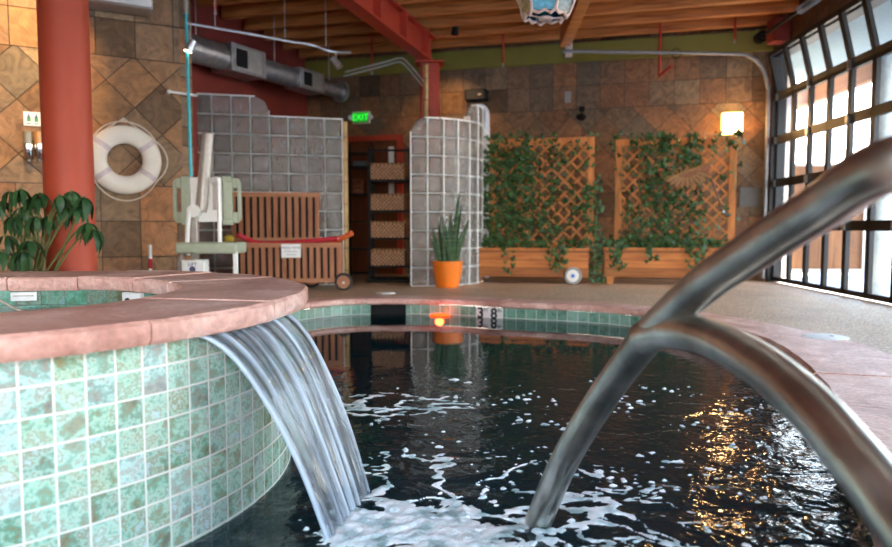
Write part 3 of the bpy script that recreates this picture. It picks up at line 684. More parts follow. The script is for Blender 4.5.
# soap dispensers with label
p,u,z,_=onwall(R5,R4,34,119,.01);t=thing('pictogram_sign','small white sign with two green bottle pictures on the slate wall','sign',p,ANGL)
MB().box(-.09,.09,-.005,.005,-.068,.068).build('plate',M['paper'],t)
gr=simple('green bottle print',(.05,.28,.16),.6);bl=simple('dark blue print',(.03,.06,.16),.6)
for k,x in enumerate((-.045,.02)):
    q=MB();q.box(x-.016,x+.016,-.008,-.005,-.028,.012);q.build('bottle_picture',gr,t,smooth=False)
    MB().prismy([(x-.016,.012),(x+.016,.012),(x+.006,.03),(x+.006,.045),(x-.006,.045),(x-.006,.03)],-.008,-.005).build('bottle_top_picture',bl,t,smooth=False)
    MB().box(x-.016,x+.016,-.008,-.005,-.052,-.044).build('caption_bar',bl,t,smooth=False)
for px,lab,ct in ((28,'left clear and chrome soap dispenser under the bottle sign','grey'),(39.5,'right amber filled chrome soap dispenser under the bottle sign','amb')):
    p,u,z,_=onwall(R5,R4,px,146,.06);t=thing('soap_dispenser',lab,'soap dispenser',p,ANGL,'soap dispensers beside the red column')
    liq=simple('amber soap',(.5,.26,.09),.2) if ct=='amb' else simple('grey soap',(.22,.20,.15),.2)
    MB().cyl((0,0,.0),(0,0,.14),.043).build('bottle',liq,t);MB().lathe([(.0,-.16),(.02,-.15),(.024,-.12),(.044,-.09),(.046,.0),(.046,.015)]).build('chrome_cup',simple('polished chrome %s'%ct,(.7,.66,.6),.12,1),t)
    MB().box(-.02,.02,0,.058,-.03,.08).build('bracket',M['alu'],t)
# schefflera plant
def leafblade(L_,W,droop,n=6,fold=.25):
    vs=[];fs=[]
    for i in range(n+1):
        s_=i/n;w=W*math.sin(PI*min(1,s_*.92+.06))**.8*(1-.15*s_);x=L_*s_;z=-droop*s_*s_*L_
        vs+=[(x,-w/2,z+fold*w*.5),(x,0,z),(x,w/2,z+fold*w*.5)]
    for i in range(n):
        for k in range(2): a_=i*3+k;fs.append((a_,a_+1,a_+4,a_+3))
    return vs,fs
pp=P(30,300,5.0);pb=Vector((pp.x-.05,5.15,0))
t=thing('umbrella_plant','dark leafy umbrella plant behind the spa rim at far left','potted plant',pb)
MB().lathe([(0,0),(.13,0),(.17,.02),(.21,.34),(.225,.36),(.20,.36),(.19,.32),(0,.32)]).build('pot',M['terracotta'],t)
mb=MB();ms=MB();hubs=[]
for (px,py,d) in ((20,188,4.9),(34,196,4.9),(2,200,5.0),(14,215,4.9),(36,215,4.85),(2,250,4.8),(22,250,4.8),(60,194,4.8),(78,205,4.8),(94,228,4.8),(10,190,4.95),(25,205,5.0),(6,235,4.85),(40,192,4.9),(48,215,5.0),(72,190,4.85),(84,196,4.8),(88,222,4.85),(30,240,4.85),(64,205,5.0),(-8,200,5.1),(-20,230,4.9),(18,255,4.85)):
    h=P(px,py,d)-pb;hubs.append(h)
for k,h in enumerate(hubs):
    base=Vector((R.uniform(-.06,.06),R.uniform(-.06,.06),.33))
    mid=base.lerp(h,.55)+Vector((R.uniform(-.05,.05),0,.10))
    ms.tube(smoothpath([base,mid,h],5),.008,6)
    nl=7
    for q in range(nl):
        a_=2*PI*q/nl+R.uniform(-.3,.3);vs,fs=leafblade(R.uniform(.09,.135),R.uniform(.038,.055),R.uniform(.4,.9))
        mt=Matrix.Translation(h)@Matrix.Rotation(a_,4,'Z')@Matrix.Rotation(R.uniform(.35,1.0),4,'Y')@Matrix.Translation((.02,0,0))
        mb.add(vs,fs,mt)
mb.build('foliage',M['umbrella'],t);ms.build('stems',M['stem'],t);MB().cyl((0,0,.30),(0,0,.335),.19).build('soil',M['soil'],t)
# rescue pole (teal) along wall A right end
pt=P(187.5,20,7.6);pb_=P(190,270,7.6)
t=thing('rescue_pole','long thin teal pole standing upright beside the pool lift','pole',(0,0,0))
q1=P(186,14,7.6);q0=Vector((q1.x+.02,7.6,0.0))
MB().cyl(q0,Vector((q1.x,7.6,q1.z)),.017).build('shaft',M['teal'],t);MB().cyl(Vector((q1.x,7.6,q1.z)),Vector((q1.x-.005,7.6,ZC-.01)),.022).build('upper_sleeve',M['grey'],t)
p,u,z,_=onwall(R5,R4,172,92,.08);t=thing('wall_bracket','short pale bracket arm on the slate wall above the pool lift','bracket',p,ANGL);MB().cyl((-.04,0,0),(.26,0,-.015),.014).build('arm',M['white'],t);MB().cyl((-.03,.08,0),(-.03,-.02,0),.02).build('fixing',M['white'],t)
# dustpan and brush leaning
p=P(154,262,7.3);t=thing('dustpan','black lobby dustpan with an upright red and white handle by the slate wall','dustpan',(p.x,7.15,0),.1)
MB().prismy([(-.15,.0),(.15,.0),(.15,.10),(.13,.26),(-.13,.26),(-.15,.10)],-.02,.02).build('pan',M['rubber'],t,bevel=.01)
MB().cyl((.02,0,.26),(.02,.02,.66),.016).build('handle',M['paper'],t);MB().cyl((.02,0.01,.42),(.02,.013,.52),.0185).build('red_grip',M['noodle_red'],t)
# wall speaker / lamp box at top left
p,u,z,_=onwall(R5,R4,116,-3,.20);t=thing('wall_speaker','grey white wall box with pale trim at the top of the left slate wall','wall speaker',p,ANGL)
MB().box(-.33,.33,-.16,.16,-.12,.16).build('casing',M['grey'],t,bevel=.02);MB().box(-.30,.31,-.18,-.16,-.10,.14).build('front_trim',M['white'],t,bevel=.01)
# ------------------------------------------------------------------ pool lift
t=thing('pool_lift','sage green and white pool lift chair standing behind the spa','pool lift',(P(205,260,7.25).x,7.25,0))
px2=7.9/F
MB().box(-.28,.32,-.28,.28,0,.10).build('base',M['white'],t,bevel=.02)
zz=lambda py:P(205,py,7.25).z
xx=lambda px:P(px,200,7.25).x-P(205,200,7.25).x
MB().tube([(xx(202),.0,zz(212)),(xx(203),.02,zz(204)),(xx(209),.06,zz(133)),(xx(209),.06,zz(131))],[.055,.068,.058,.03],20).build('mast',M['grey'],t)
MB().box(xx(192),xx(199),-.04,.04,.10,zz(207)).build('post',M['grey'],t,bevel=.01)
MB().cyl((xx(197),-.08,zz(211)),(xx(197),.08,zz(211)),.065).build('pivot',M['white'],t)
for x0,x1,nm in ((174,191,'left'),(223,242,'right')):
    a0,a1=xx(x0),xx(x1);z0,z1=zz(225),zz(176);c_=.05
    q=MB()
    sx0,sx1=(a0+.035,a0+.085) if nm=='left' else (a1-.085,a1-.035);sz0,sz1=zz(212),zz(188)
    # panel around the grip slot
    q.box(a0,sx0,.0,.04,z0+.06,z1-.06);q.box(sx1,a1,.0,.04,z0+(.0 if nm=='left' else .06),z1-(.0 if nm=='left' else .06));q.box(sx0,sx1,.0,.04,sz1,z1-.02);q.box(sx0,sx1,.0,.04,z0+.02,sz0)
    if nm=='right': q.box(a0,sx0,0,.04,z0+.06,z0+.0);q.box(a0,sx0,0,.04,z1-.06,z1)
    if nm=='left': q.prismy([(a0,z1-.06),(sx0,z1-.06),(sx0,z1-.02)],0,.04);q.prismy([(a0,z0+.06),(sx0,z0+.02),(sx0,z0+.06)],0,.04)
    else: q.prismy([(sx1,z1-.02),(sx1,z1-.06),(a1,z1-.06)],0,.04);q.prismy([(sx1,z0+.02),(a1,z0+.06),(sx1,z0+.06)],0,.04)
    q.build('backrest_panel',M['sage'],t,smooth=False,bevel=.008)
q=MB();q.box(xx(191),xx(223),.01,.05,zz(222),zz(177));q.build('back_plate',M['white'],t,bevel=.01)
q=MB();q.box(xx(214.5),xx(219),-.01,.01,zz(210),zz(183));q.build('plate_slot',M['grey'],t)
MB().box(xx(183),xx(243),-.22,.16,zz(253),zz(242)).build('seat',M['sage'],t,bevel=.02)
MB().tube(smoothpath([(xx(214),-.05,zz(182)),(xx(222),-.07,zz(180)),(xx(223),-.08,zz(200)),(xx(224),-.12,zz(240)),(xx(226),-.14,zz(252))],6),.022,12).build('armrest',M['white'],t)
MB().tube(smoothpath([(xx(198),-.05,zz(205)),(xx(193),-.07,zz(213)),(xx(192),-.12,zz(240)),(xx(193),-.14,zz(255))],6),.022,12).build('armrest',M['white'],t)
q=MB();q.box(xx(188),xx(211),-.20,-.05,zz(300),zz(259));bx=q.build('control_box',M['white'],t,bevel=.015)
MB().box(xx(192),xx(207),-.205,-.198,zz(270),zz(261.5)).build('label_plate',M['paper'],bx);text('label_text','LIFT',.05,M['ink'],bx,((xx(199.5)),-.207,zz(263.5)));MB().cyl((xx(199.5),-.212,zz(268)),(xx(199.5),-.204,zz(268)),.03).build('dial',M['ink'],bx)
MB().box(xx(239),xx(243),-.2,-.16,zz(285),zz(250)).build('leg_strut',M['white'],t,bevel=.005)
MB().box(xx(192),xx(241),-.24,-.14,.12,.16).build('foot_rest',M['sage'],t,bevel=.01)
q=MB();q.tube([(xx(184),.0,zz(250)),(xx(179),.0,zz(262)),(xx(178),0,zz(290))],.03,10);q.build('cable_cover',M['grey'],t)
# ------------------------------------------------------------------ glass block walls
def block_parts(cells,parent,cw,chh,th):
    # cells: list of (matrix, corner radius flag)
    g=MB();k=MB()
    for Mx,rnd in cells:
        e=.0085;
        poly=[]
        c_=[(e,e),(cw-e,e),(cw-e,chh-e),(e,chh-e)]
        for i,(x,z) in enumerate(c_):
            r=.19 if rnd==i else .02
            sx=1 if x<cw/2 else -1;sz=1 if z<chh/2 else -1
            a0={0:PI,1:1.5*PI,2:0,3:.5*PI}[i]
            for q in range(9):
                a_=a0+q*PI/16;poly.append((x+sx*r+r*math.cos(a_),z+sz*r+r*math.sin(a_)))
        n=len(poly);vs=[]
        cx,cz=cw/2,chh/2
        for (yy,sc_) in ((-.004,.78),(.014,1),(th-.014,1),(th+.004,.78)):
            for x,z in poly: vs.append(Mx@Vector((cx+(x-cx)*sc_,yy,cz+(z-cz)*sc_)))
        fs=[tuple(range(n)),tuple(range(3*n,4*n))[::-1]]
        for a_ in range(3):
            for i in range(n): fs.append((a_*n+(i+1)%n,a_*n+i,(a_+1)*n+i,(a_+1)*n+(i+1)%n))
        g.add(vs,fs)
        # grout frame
        for (x0,x1,z0,z1) in ((-e,e,-e,chh+e),(cw-e,cw+e,-e,chh+e)): 
            if rnd in(2,) and x0>cw/2: z1=chh-.19
            if rnd in(3,) and x0<cw/2: z1=chh-.19
            k.box(x0,x1,-.002,th+.002,z0,z1,Mx)
        for z0 in (0,chh):
            x0,x1=0,cw
            if z0 and rnd==2:x1=cw-.19
            if z0 and rnd==3:x0=.19
            k.box(x0,x1,-.002,th+.002,z0-e,z0+e,Mx)
    g.build('glass_blocks',M['block'],parent,smooth=False);k.build('grout_grid',M['grout'],parent,smooth=False)
ga=P(194,200,9.75);gb=P(343,200,10.30)
ax=math.atan2(gb.y-ga.y,gb.x-ga.x);cw=math.hypot(gb.x-ga.x,gb.y-ga.y)/8
t=thing('glass_block_screen','straight stepped glass block screen behind the wooden toy cart','glass block wall',(ga.x,ga.y,0),ax)
cells=[]
for i in range(0,8):
    nr=10 if i<4 else 9
    for j in range(nr):
        cells.append((Matrix.Translation((i*cw,0,j*.265)),2 if (i==3 and j==9) else -1))
block_parts(cells,t,cw,.265,.10)
# bamboo end post of the screen
def bamboo(x,y,z1,r,lab,name='bamboo_post',z0=0):
    t=thing(name,lab,'bamboo pole',(x,y,0))
    MB().cyl((0,0,z0),(0,0,z1),r,seg=18).build('cane',M['bamboo'],t)
    for k in range(int((z1-z0)/.32)):MB().cyl((0,0,z0+.2+k*.32),(0,0,z0+.215+k*.32),r*1.12,seg=18).build('cane_node',M['bamboonode'],t)
pb_=P(346.3,284,10.33);bamboo(pb_.x,10.33,P(346,122,10.33).z,.040,'golden bamboo post at the right end of the straight glass block screen')
# curved screen
g0=P(411,200,9.95);CWc=.237;nC=7;Rc=1.03;t=thing('glass_block_screen','curved glass block screen with stepped top behind the orange pot','glass block wall',(g0.x,9.95,0))
cells=[];pos=Vector((0,0,0));hd=.0;hs=1.60/nC
colsp=[]
for i in range(nC):
    a_=hd+hs*(i+.35)
    nr=9 if i<4 else 10
    for j in range(nr):
        rnd=3 if (i==0 and j==8) or (i==4 and j==9) else -1
        cells.append((Matrix.Translation(pos+Vector((0,0,j*.262)))@Matrix.Rotation(a_,4,'Z'),rnd))
    pos=pos+Vector((math.cos(a_),math.sin(a_),0))*CWc
block_parts(cells,t,CWc,.262,.10)
endc=Vector((g0.x,9.95,0))+pos
# spine board leaning at the end of curved screen
pb_=P(481,280,11.0)
t=thing('rescue_board','pale grey rescue board with an oval slot standing at the end of the curved screen','rescue board',(P(480,200,11.15).x,11.15,0),.5)
zt=P(480,104,11.15).z
out=[(-.16,0.02),(.16,.02),(.17,zt-.5)]+[(.16*math.cos(q*PI/10),zt-.16+.16*math.sin(q*PI/10)) for q in range(11)]+[(-.17,zt-.5)]
MB().prismy(out,-.02,.02).build('board',M['boardw'],t,bevel=.008)
ov=[(.075*math.cos(q*PI/8),zt-.22+(.12 if q<8 else -.12)+.06*math.sin(q*PI/8)) for q in range(16)]
MB().prismy(ov,-.024,-.0205).build('slot',M['black'],t)
# red column with bamboo and steel beam
pc=P(430,200,11.2)
o=MB().box(-.15,.15,-.15,.15,0,3.36).build('steel_column',M['redsteel'],bevel=.02);o.location=(pc.x,11.2,0);o.rotation_euler=(0,0,.0);tag(o,'square red steel column rising behind the curved glass block screen','column')
pb_=P(426,100,10.95);bamboo(pb_.x,10.95,3.3,.038,'tall bamboo pole strapped to the front of the red steel column')
t=thing('steel_beam','red steel beam running from the steel column out under the timber joists','steel beam',(pc.x,11.2,0))
d=Vector((-.2865,-1,0)).normalized();Lb=9.2;q0=Vector((0,0.1,0));q1=d*Lb
q=MB();q.bar(q0+Vector((0,0,3.40)),q1+Vector((0,0,3.40)),.20,.03);q.bar(q0+Vector((0,0,3.78)),q1+Vector((0,0,3.78)),.20,.03);q.bar(q0+Vector((0,0,3.59)),q1+Vector((0,0,3.59)),.03,.36);q.build('i_section',M['redsteel'],t,smooth=False)
for k in range(9):
    c_=d*(.35+k*.98);MB().bar(c_+Vector((0,0,3.59))-d*.02,c_+Vector((0,0,3.59))+d*.02,.19,.355).build('stiffener_plate',M['redsteel'],t,smooth=False)
MB().box(-.22,.22,-.2,.2,3.36,3.385).build('cap_plate',M['redsteel'],t)
# diagonal timber beam + bracket
pd_=P(565,52,10.75);dv=Vector((-.062,-1,0)).normalized()
t=thing('timber_beam','diagonal timber beam under the joists behind the hanging lantern','timber beam',(pd_.x,10.75,0))
MB().bar((0,0,3.65),dv*7.2+Vector((0,0,3.65)),.15,.28).build('beam',M['joist'],t,bevel=.008)
MB().box(-.0,.10,-.06,.02,3.36,3.56).build('track_bracket',M['alu'],t)
# ------------------------------------------------------------------ rear room: rack, shelves, door, exit sign
bo=lambda px,py,off=0:onwall(R2,R1,px,py,off)
p,u,z,_=bo(372,200,.0)
t=thing('door_1','orange wooden door in a red frame in the dark corner','door',(0,0,0));t['kind']='structure'
t.location=bo(372,240,.02)[0];t.location.z=0;t.rotation_euler=(0,0,ANGB)
dz=bo(372,136,.03)[2]
w=.50
MB().box(-w,w,-.04,0,0,dz-.09).build('door_leaf',M['doorwood'],t);q=MB();q.box(-w-.1,-w,-.07,0,0,dz);q.box(w,w+.1,-.07,0,0,dz);q.box(-w,w,-.07,0,dz-.09,dz);q.build('door_frame',M['redsteel'],t,smooth=False)
MB().box(w-.16,w-.06,-.05,-.04,1.4,dz-.2).build('vision_pane',M['paper'],t)
p,u,z,_=bo(361,117.5,.06);t=thing('exit_sign','lit green EXIT sign with twin emergency lamp heads','exit sign',p,ANGB)
MB().box(-.16,.16,-.03,.06,-.105,.105).build('housing',simple('cream sign housing',(.62,.52,.42),.5),t,bevel=.01);MB().box(-.135,.135,-.036,-.03,-.085,.085).build('face',M['exitface'],t)
text('letters','EXIT',.155,M['exitgreen'],t,(0,-.038,-.004))
for s_ in (-1,1): MB().cyl((s_*.185,.02,0),(s_*.185,-.04,.0),.035,.045).build('lamp_head',M['white'],t)
# main rack
xr0,xr1=P(369.5,200,10.75).x,P(410,200,10.75).x;rk=thing('towel_rack','tall black rack holding four wicker baskets between the glass block screens','rack',((xr0+xr1)/2,10.75,0));w=(xr1-xr0)/2
zt=P(390,148,10.75).z
for sx in (-1,1):
    for sy in (0,.42): MB().box(sx*w-.02,sx*w+.02,sy-.02,sy+.02,0.0,zt if sy==0 else zt).build('post',M['black'],rk)
    MB().box(sx*w-.02,sx*w+.02,-.25,.45,0,.04).build('foot',M['black'],rk)
bz=[P(388,p_,10.75).z for p_ in (175,205.5,233,261)]
for k in range(4): MB().box(-w,w,0.0,.42,bz[k]-.10,bz[k]-.07).build('shelf',M['black'],rk)
MB().box(-w,w,-.012,.012,zt-.05,zt-.02).build('top_rail',M['black'],rk);MB().box(-w,w,-.2,.4,.03,.05).build('bottom_tray',M['black'],rk)
names=['top shelf','second shelf','third shelf','bottom shelf']
bk=None
for k in range(4):
    c_=Vector((rk.location.x-.03,10.75-.02,bz[k]-.066))
    if bk is None:
        bk=thing('wicker_basket','','basket',c_,0,'wicker baskets on the black rack')
        h=.23;bw=w-.05
        q=MB();
        for (a0,a1) in (((-bw,-.02),(bw,-.02)),((bw,-.02),(bw,.36)),((bw,.36),(-bw,.36)),((-bw,.36),(-bw,-.02))):
            q.bar((a0[0]*.94,a0[1],.0+h/2),(a1[0]*.94,a1[1],h/2),.02,h)
        q.box(-bw*.94,bw*.94,-.02,.36,0,.015);q.build('basket_body',M['wicker'],bk,smooth=False)
        q=MB();rp=[(-bw*.97,-.03,h),(bw*.97,-.03,h),(bw*.97,.37,h),(-bw*.97,.37,h)]
        for i in range(4): q.cyl(rp[i],rp[(i+1)%4],.014,seg=8)
        q.build('rim',M['wicker'],bk)
        b_=bk
    else: b_=copy_tree(bk);b_.location=c_
    b_['label']='brown wicker basket on the %s of the black rack'%names[k]
# items on the top basket
t=thing('rolled_towels','dark folded towels heaped in the top wicker basket','towels',(rk.location.x-.03,10.80,bz[0]+.07))
q=MB();q.sphere((.0,.1,.02),.13,1.1,.9,.65);q.sphere((-.15,.1,.0),.1,1,1,.7);q.sphere((.14,.12,.0),.11,1,1,.7);q.build('towel_heap',M['black'],t)
# side wire shelf
x0,x1=P(350,200,11.6).x,P(369,200,11.6).x
t=thing('wire_shelf','narrow black wire shelving unit left of the basket rack','shelving',((x0+x1)/2,11.6,0));w=(x1-x0)/2+.04
for sx in (-1,1):
    for sy in (0,.35): MB().cyl((sx*w,sy,0),(sx*w,sy,P(360,142,11.6).z),.014).build('post',M['black'],t)
shz=[P(360,p_,11.6).z for p_ in (152,166,193.5,221,248.5,273)]
for z in shz:
    q=MB();q.box(-w,w,0,.02,z-.025,z);q.box(-w,w,.33,.35,z-.025,z)
    for k in range(9): q.box(-w+.03+k*w*.22,-w+.036+k*w*.22,0,.35,z-.008,z)
    q.build('wire_deck',M['black'],t,smooth=False)
cx=t.location.x
for (z,lab,mt,hh,ww,dx) in ((shz[1],'folded blue grey towel stack on the second wire shelf',M['bluegrey'],.09,.11,0),(shz[2],'small brown folded towel stack on the third wire shelf',M['brown'],.24,.08,-.04)):
    tt_=thing('folded_towel',lab,'folded towels',(cx+dx,11.75,z))
    for k in range(3): MB().box(-ww,ww,-.12,.12,k*hh/3+.002,(k+1)*hh/3-.004).build('towel_layer',mt,tt_,bevel=.012)
# ------------------------------------------------------------------ toy cart
ca=P(234,280,9.15);cb_=P(345,280,9.35)
cart=thing('toy_cart','teak slatted cart on two wheels with raised lid and pool toy sign','storage cart',((ca.x+cb_.x)/2-.03,9.25,0),.12)
hw=(cb_.x-ca.x)/2;z0=P(290,283,9.25).z;z1=P(290,243,9.25).z
def slatpanel(xa,xb,za,zb,y,name,rail_,n,parent):
    q=MB();q.box(xa,xb,y,y+.03,zb-rail_,zb);q.box(xa,xb,y,y+.03,za,za+rail_);q.build(name+'_rail',M['teakx'],parent,smooth=False,bevel=.003)
    q=MB();w=(xb-xa)/n
    for k in range(n):q.box(xa+k*w+w*.20,xa+(k+1)*w-w*.20,y+.004,y+.024,za+rail_,zb-rail_)
    q.build(name+'_slats',M['teak'],parent,smooth=False)
slatpanel(-hw,hw,z0,z1,0,'front',.055,16,cart);MB().box(-hw,hw,.50,.53,z0,z1).build('rear_panel',M['teakx'],cart,smooth=False);MB().box(-hw+.03,hw-.03,.034,.04,z0+.02,z1-.06).build('slat_gap_shade',M['black'],cart,smooth=False)  # black sheet behind the front slats stands for shade inside the cart
q=MB();q.box(-hw+.0,-hw+.03,.03,.50,z0,z1);q.box(hw-.03,hw,.03,.50,z0,z1);q.box(-hw,hw,.03,.50,z0,z0+.02);q.build('side_panels',M['teak'],cart,smooth=False)
MB().box(-hw,-hw+.045,-.0,.045,0,z0+.02).build('leg',M['teak'],cart);MB().box(-hw,-hw+.045,.485,.53,0,z0+.02).build('leg',M['teak'],cart)
zl2=P(290,192,9.65).z
lidx0=P(236,220,9.75).x-cart.location.x;lidx1=P(324.5,220,9.75).x-cart.location.x
slatpanel(lidx0,lidx1,z1+.0,zl2,.51,'lid',.06,13,cart)
MB().box(lidx0+.02,lidx1-.02,.536,.542,z1+.05,zl2-.05).build('lid_gap_dark',M['black'],cart,smooth=False)  # added black sheet that darkens the gaps between the lid slats
for yy in (-.03,.49):
    wx=P(343,282,9.25).x-cart.location.x if yy<0 else P(316,282,9.75).x-cart.location.x
    wh=MB().torus((wx,yy,.115),.100,.019,seg=32,s2=8).build('tyre',M['rubber'],cart);MB().cyl((wx,yy-.012,.115),(wx,yy+.012,.115),.092,seg=28).build('wooden_disc',M['teakx'],wh);MB().cyl((wx,yy-.02,.105),(wx,yy+.02,.105),.015).build('hub',M['alu'],wh)
MB().cyl((hw-.05,-.02,.105),(hw-.05,.48,.105),.012).build('axle',M['alu'],cart)
sp_=P(289.5,251,9.15)
sg=thing('toy_sign','small white POOL TOYS sign hung on the front of the teak cart','sign',(0,0,0),0)
sg.location=cart.location+Matrix.Rotation(.12,3,'Z')@Vector((sp_.x-cart.location.x,-.014,sp_.z-.0));sg.rotation_euler=(0,0,.12)
MB().box(-.125,.125,-.004,.004,-.09,.088).build('board',M['paper'],sg)
text('headline','POOL TOYS',.043,M['ink'],sg,(0,-.006,.037));text('second_line','for Aquatic Center',.022,M['ink'],sg,(0,-.006,-.008));text('third_line','Guests Only',.024,M['ink'],sg,(0,-.006,-.05))
# noodles
def noodle(pts,mat,lab,hole):
    t=thing('pool_noodle',lab,'pool noodle',(0,0,0),0,None);MB().tube(smoothpath(pts,8),.034,14).build('foam_tube',mat,t)
    e=Vector(pts[-1]);d=(Vector(pts[-1])-Vector(pts[-2])).normalized();MB().tube([e-d*.002,e+d*.002],.013,10).build('core_hole',hole,t)
noodle([P(238,234.5,9.32),P(247,239,9.4),P(262,243.5,9.42),P(300,242,9.42),P(338,238.5,9.36)],M['noodle_red'],'long red pool noodle lying across the top of the teak cart',M['rim'])
noodle([P(330,243,9.55),P(341,238.5,9.52),P(352,233,9.45)],M['noodle_orange'],'orange pool noodle end poking out of the right of the teak cart',M['rubber'])
q=P(229,239,9.45);t=thing('foam_float','yellow foam float showing at the left end of the teak cart','float',q);MB().sphere((0,0,0),.06,1.2,.8,.9).build('float_body',M['yellow'],t)
# ------------------------------------------------------------------ snake plant
ps=G(447.5,287.5,0);t=thing('snake_plant','tall snake plant in a bright orange pot on the pebble deck','potted plant',(ps.x,ps.y,0))
sd=ps.y/F
MB().lathe([(0,0),(.130,0),(.152,.01),(.195,.20),(.208,.335),(.212,.37),(.200,.37),(.195,.33),(0,.33)],40).build('pot',M['pot'],t);MB().cyl((0,0,.325),(0,0,.342),.19).build('soil',M['soil'],t)
mb=MB()
for (dx,topdx,hh) in ((-.02,-.02,.52),(.07,.16,.98),(-.06,-.13,.60),(.12,.30,.62),(-.1,-.20,.50),(.02,.05,.72),(.08,.2,.8),(-.03,-.06,.66),(.0,.02,.55),(.11,.22,.48),(-.12,-.22,.34),(.04,.10,.60),(-.07,-.1,.45),(.13,.16,.38),(0.05,-.02,.47)):
    y0=R.uniform(-.08,.08);y1=y0*2+R.uniform(-.06,.06);tw=R.uniform(-.8,.8);n=8;vs=[];fs=[]
    for i in range(n+1):
        s_=i/n;w=.062*(math.sin(PI*(.16+.84*s_))**.55 if s_<1 else .02);x=dx+(topdx-dx)*s_**1.3;y=y0+(y1-y0)*s_;z=.33+hh*s_;a_=tw*(.5+.5*s_)
        e=Vector((math.cos(a_),math.sin(a_),0))*w/2;cc=Vector((x,y,z));nr_=Vector((-math.sin(a_),math.cos(a_),0))*.008
        vs+=[cc-e,cc+nr_,cc+e,cc-nr_]
    for i in range(n):
        for k in range(4):fs.append((i*4+k,i*4+(k+1)%4,i*4+4+(k+1)%4,i*4+4+k))
    mb.add(vs,fs)
mb.build('leaves',M['snake'],t)
# ------------------------------------------------------------------ planters
def planter(pxl,pxr,pybase,d,lab,wheel,txl,txr,name='trellis_planter'):
    pl_,pr_=P(pxl,270,d+.0),P(pxr,270,d)
    ang=ANGB*.75
    w=(pr_.x-pl_.x)/2/math.cos(ang);cx=(pl_.x+pr_.x)/2
    t=thing(name,lab,'planter',(cx,d,0),ang)
    zt=P((pxl+pxr)/2,248,d).z;zb=.10
    q=MB();q.box(-w,w,0,.03,zb,zt-.03);q.box(-w,w,.42,.45,zb,zt-.03);q.box(-w,-w+.03,.03,.42,zb,zt-.03);q.box(w-.03,w,.03,.42,zb,zt-.03);q.box(-w,w,.03,.42,zb,zb+.03);q.build('box_body',M['cedar'],t,smooth=False,bevel=.003)
    q=MB();q.box(-w-.02,w+.02,-.025,.04,zt-.035,zt);q.box(-w-.02,w+.02,.41,.47,zt-.035,zt);q.box(-w-.02,-w+.04,.04,.41,zt-.035,zt);q.box(w-.04,w+.02,.04,.41,zt-.035,zt);q.build('rim_board',M['cedarz'],t,smooth=False,bevel=.003)
    for sx in(-1,1):
        for yy in (.03,.38):
            if wheel and sx==1: continue
            MB().box(sx*w*.9-.05,sx*w*.9+.05,yy,yy+.06,0,zb).build('foot',M['cedarz'],t,smooth=False)
    q=MB().box(-w+.03,w-.03,.03,.42,zt-.09,zt-.05).build('soil',M['soil'],t)
    tx0=(P(txl,200,d+.35).x-cx)/math.cos(ang);tx1=(P(txr,200,d+.35).x-cx)/math.cos(ang);zz1=P((txl+txr)/2,138.5,d+.38).z;ty=.36
    fr_=MB();fr_.box(tx0,tx0+.10,ty,ty+.045,zt-.05,zz1);fr_.box(tx1-.10,tx1,ty,ty+.045,zt-.05,zz1);fr_.box(tx0+.10,tx1-.10,ty,ty+.045,zz1-.10,zz1);fr_.box(tx0+.10,tx1-.10,ty,ty+.045,zt-.02,zt+.08);fr_.build('trellis_frame',M['cedarz'],t,smooth=False,bevel=.003)
    la=MB();X0,X1,Z0,Z1=tx0+.08,tx1-.08,zt+.05,zz1-.08;sp=.135
    for s_ in (1,-1):
        c_=-6.0
        while c_<8:
            # line x*1 - s*z = c
            pts=[]
            for x in (X0,X1):
                z=(x-c_)*s_+ (Z0 if s_==1 else Z1)
                if Z0<=z<=Z1: pts.append((x,z))
            for z in (Z0,Z1):
                x=((z-(Z0 if s_==1 else Z1))*s_)+c_
                if X0<x<X1: pts.append((x,z))
            if len(pts)>=2:
                a_,b_=pts[0],pts[1]
                if math.hypot(a_[0]-b_[0],a_[1]-b_[1])>.05:
                    yy=ty+.012 if s_==1 else ty+.024
                    la.bar((a_[0],yy,a_[1]),(b_[0],yy,b_[1]),.010,.038) if False else la.bar((a_[0],yy,a_[1]),(b_[0],yy,b_[1]),.030,.010,up=(0,1,0))
            c_+=sp*1.414
    la.build('lattice',M['cedarz'],t,smooth=False)
    if wheel:
        wx=(P(572,280,d-.05).x-cx)/math.cos(ang)
        wh=MB().torus((wx,-.06,.128),.105,.024,seg=32,s2=10).build('tyre',simple('grey rubber tyre',(.25,.25,.24),.7),t)
        MB().cyl((wx,-.08,.128),(wx,-.04,.128),.09,seg=28).build('rim_disc',M['white'],wh);MB().cyl((wx,-.095,.128),(wx,-.075,.128),.028).build('blue_hub',simple('blue hub cap',(.02,.15,.6),.4),wh)
        MB().cyl((wx,-.04,.128),(wx,.44,.128),.012).build('axle',M['alu'],t);MB().torus((wx,.50,.128),.105,.024,seg=24,s2=8).build('tyre',M['rubber'],t)
        MB().prismy([(-w-.34,zt-.0),(-w,zt-.0),(-w,zt-.10),(-w-.2,zt-.045),(-w-.34,zt-.03)],.0,.04).build('handle',M['cedarz'],t)
    else:
        MB().bar((-w,.1,zt-.12),(-w-.12,.1,.03),.04,.05).build('prop_leg',M['cedarz'],t,smooth=False)
    return t,w,zt,(tx0,tx1,zz1,ty)
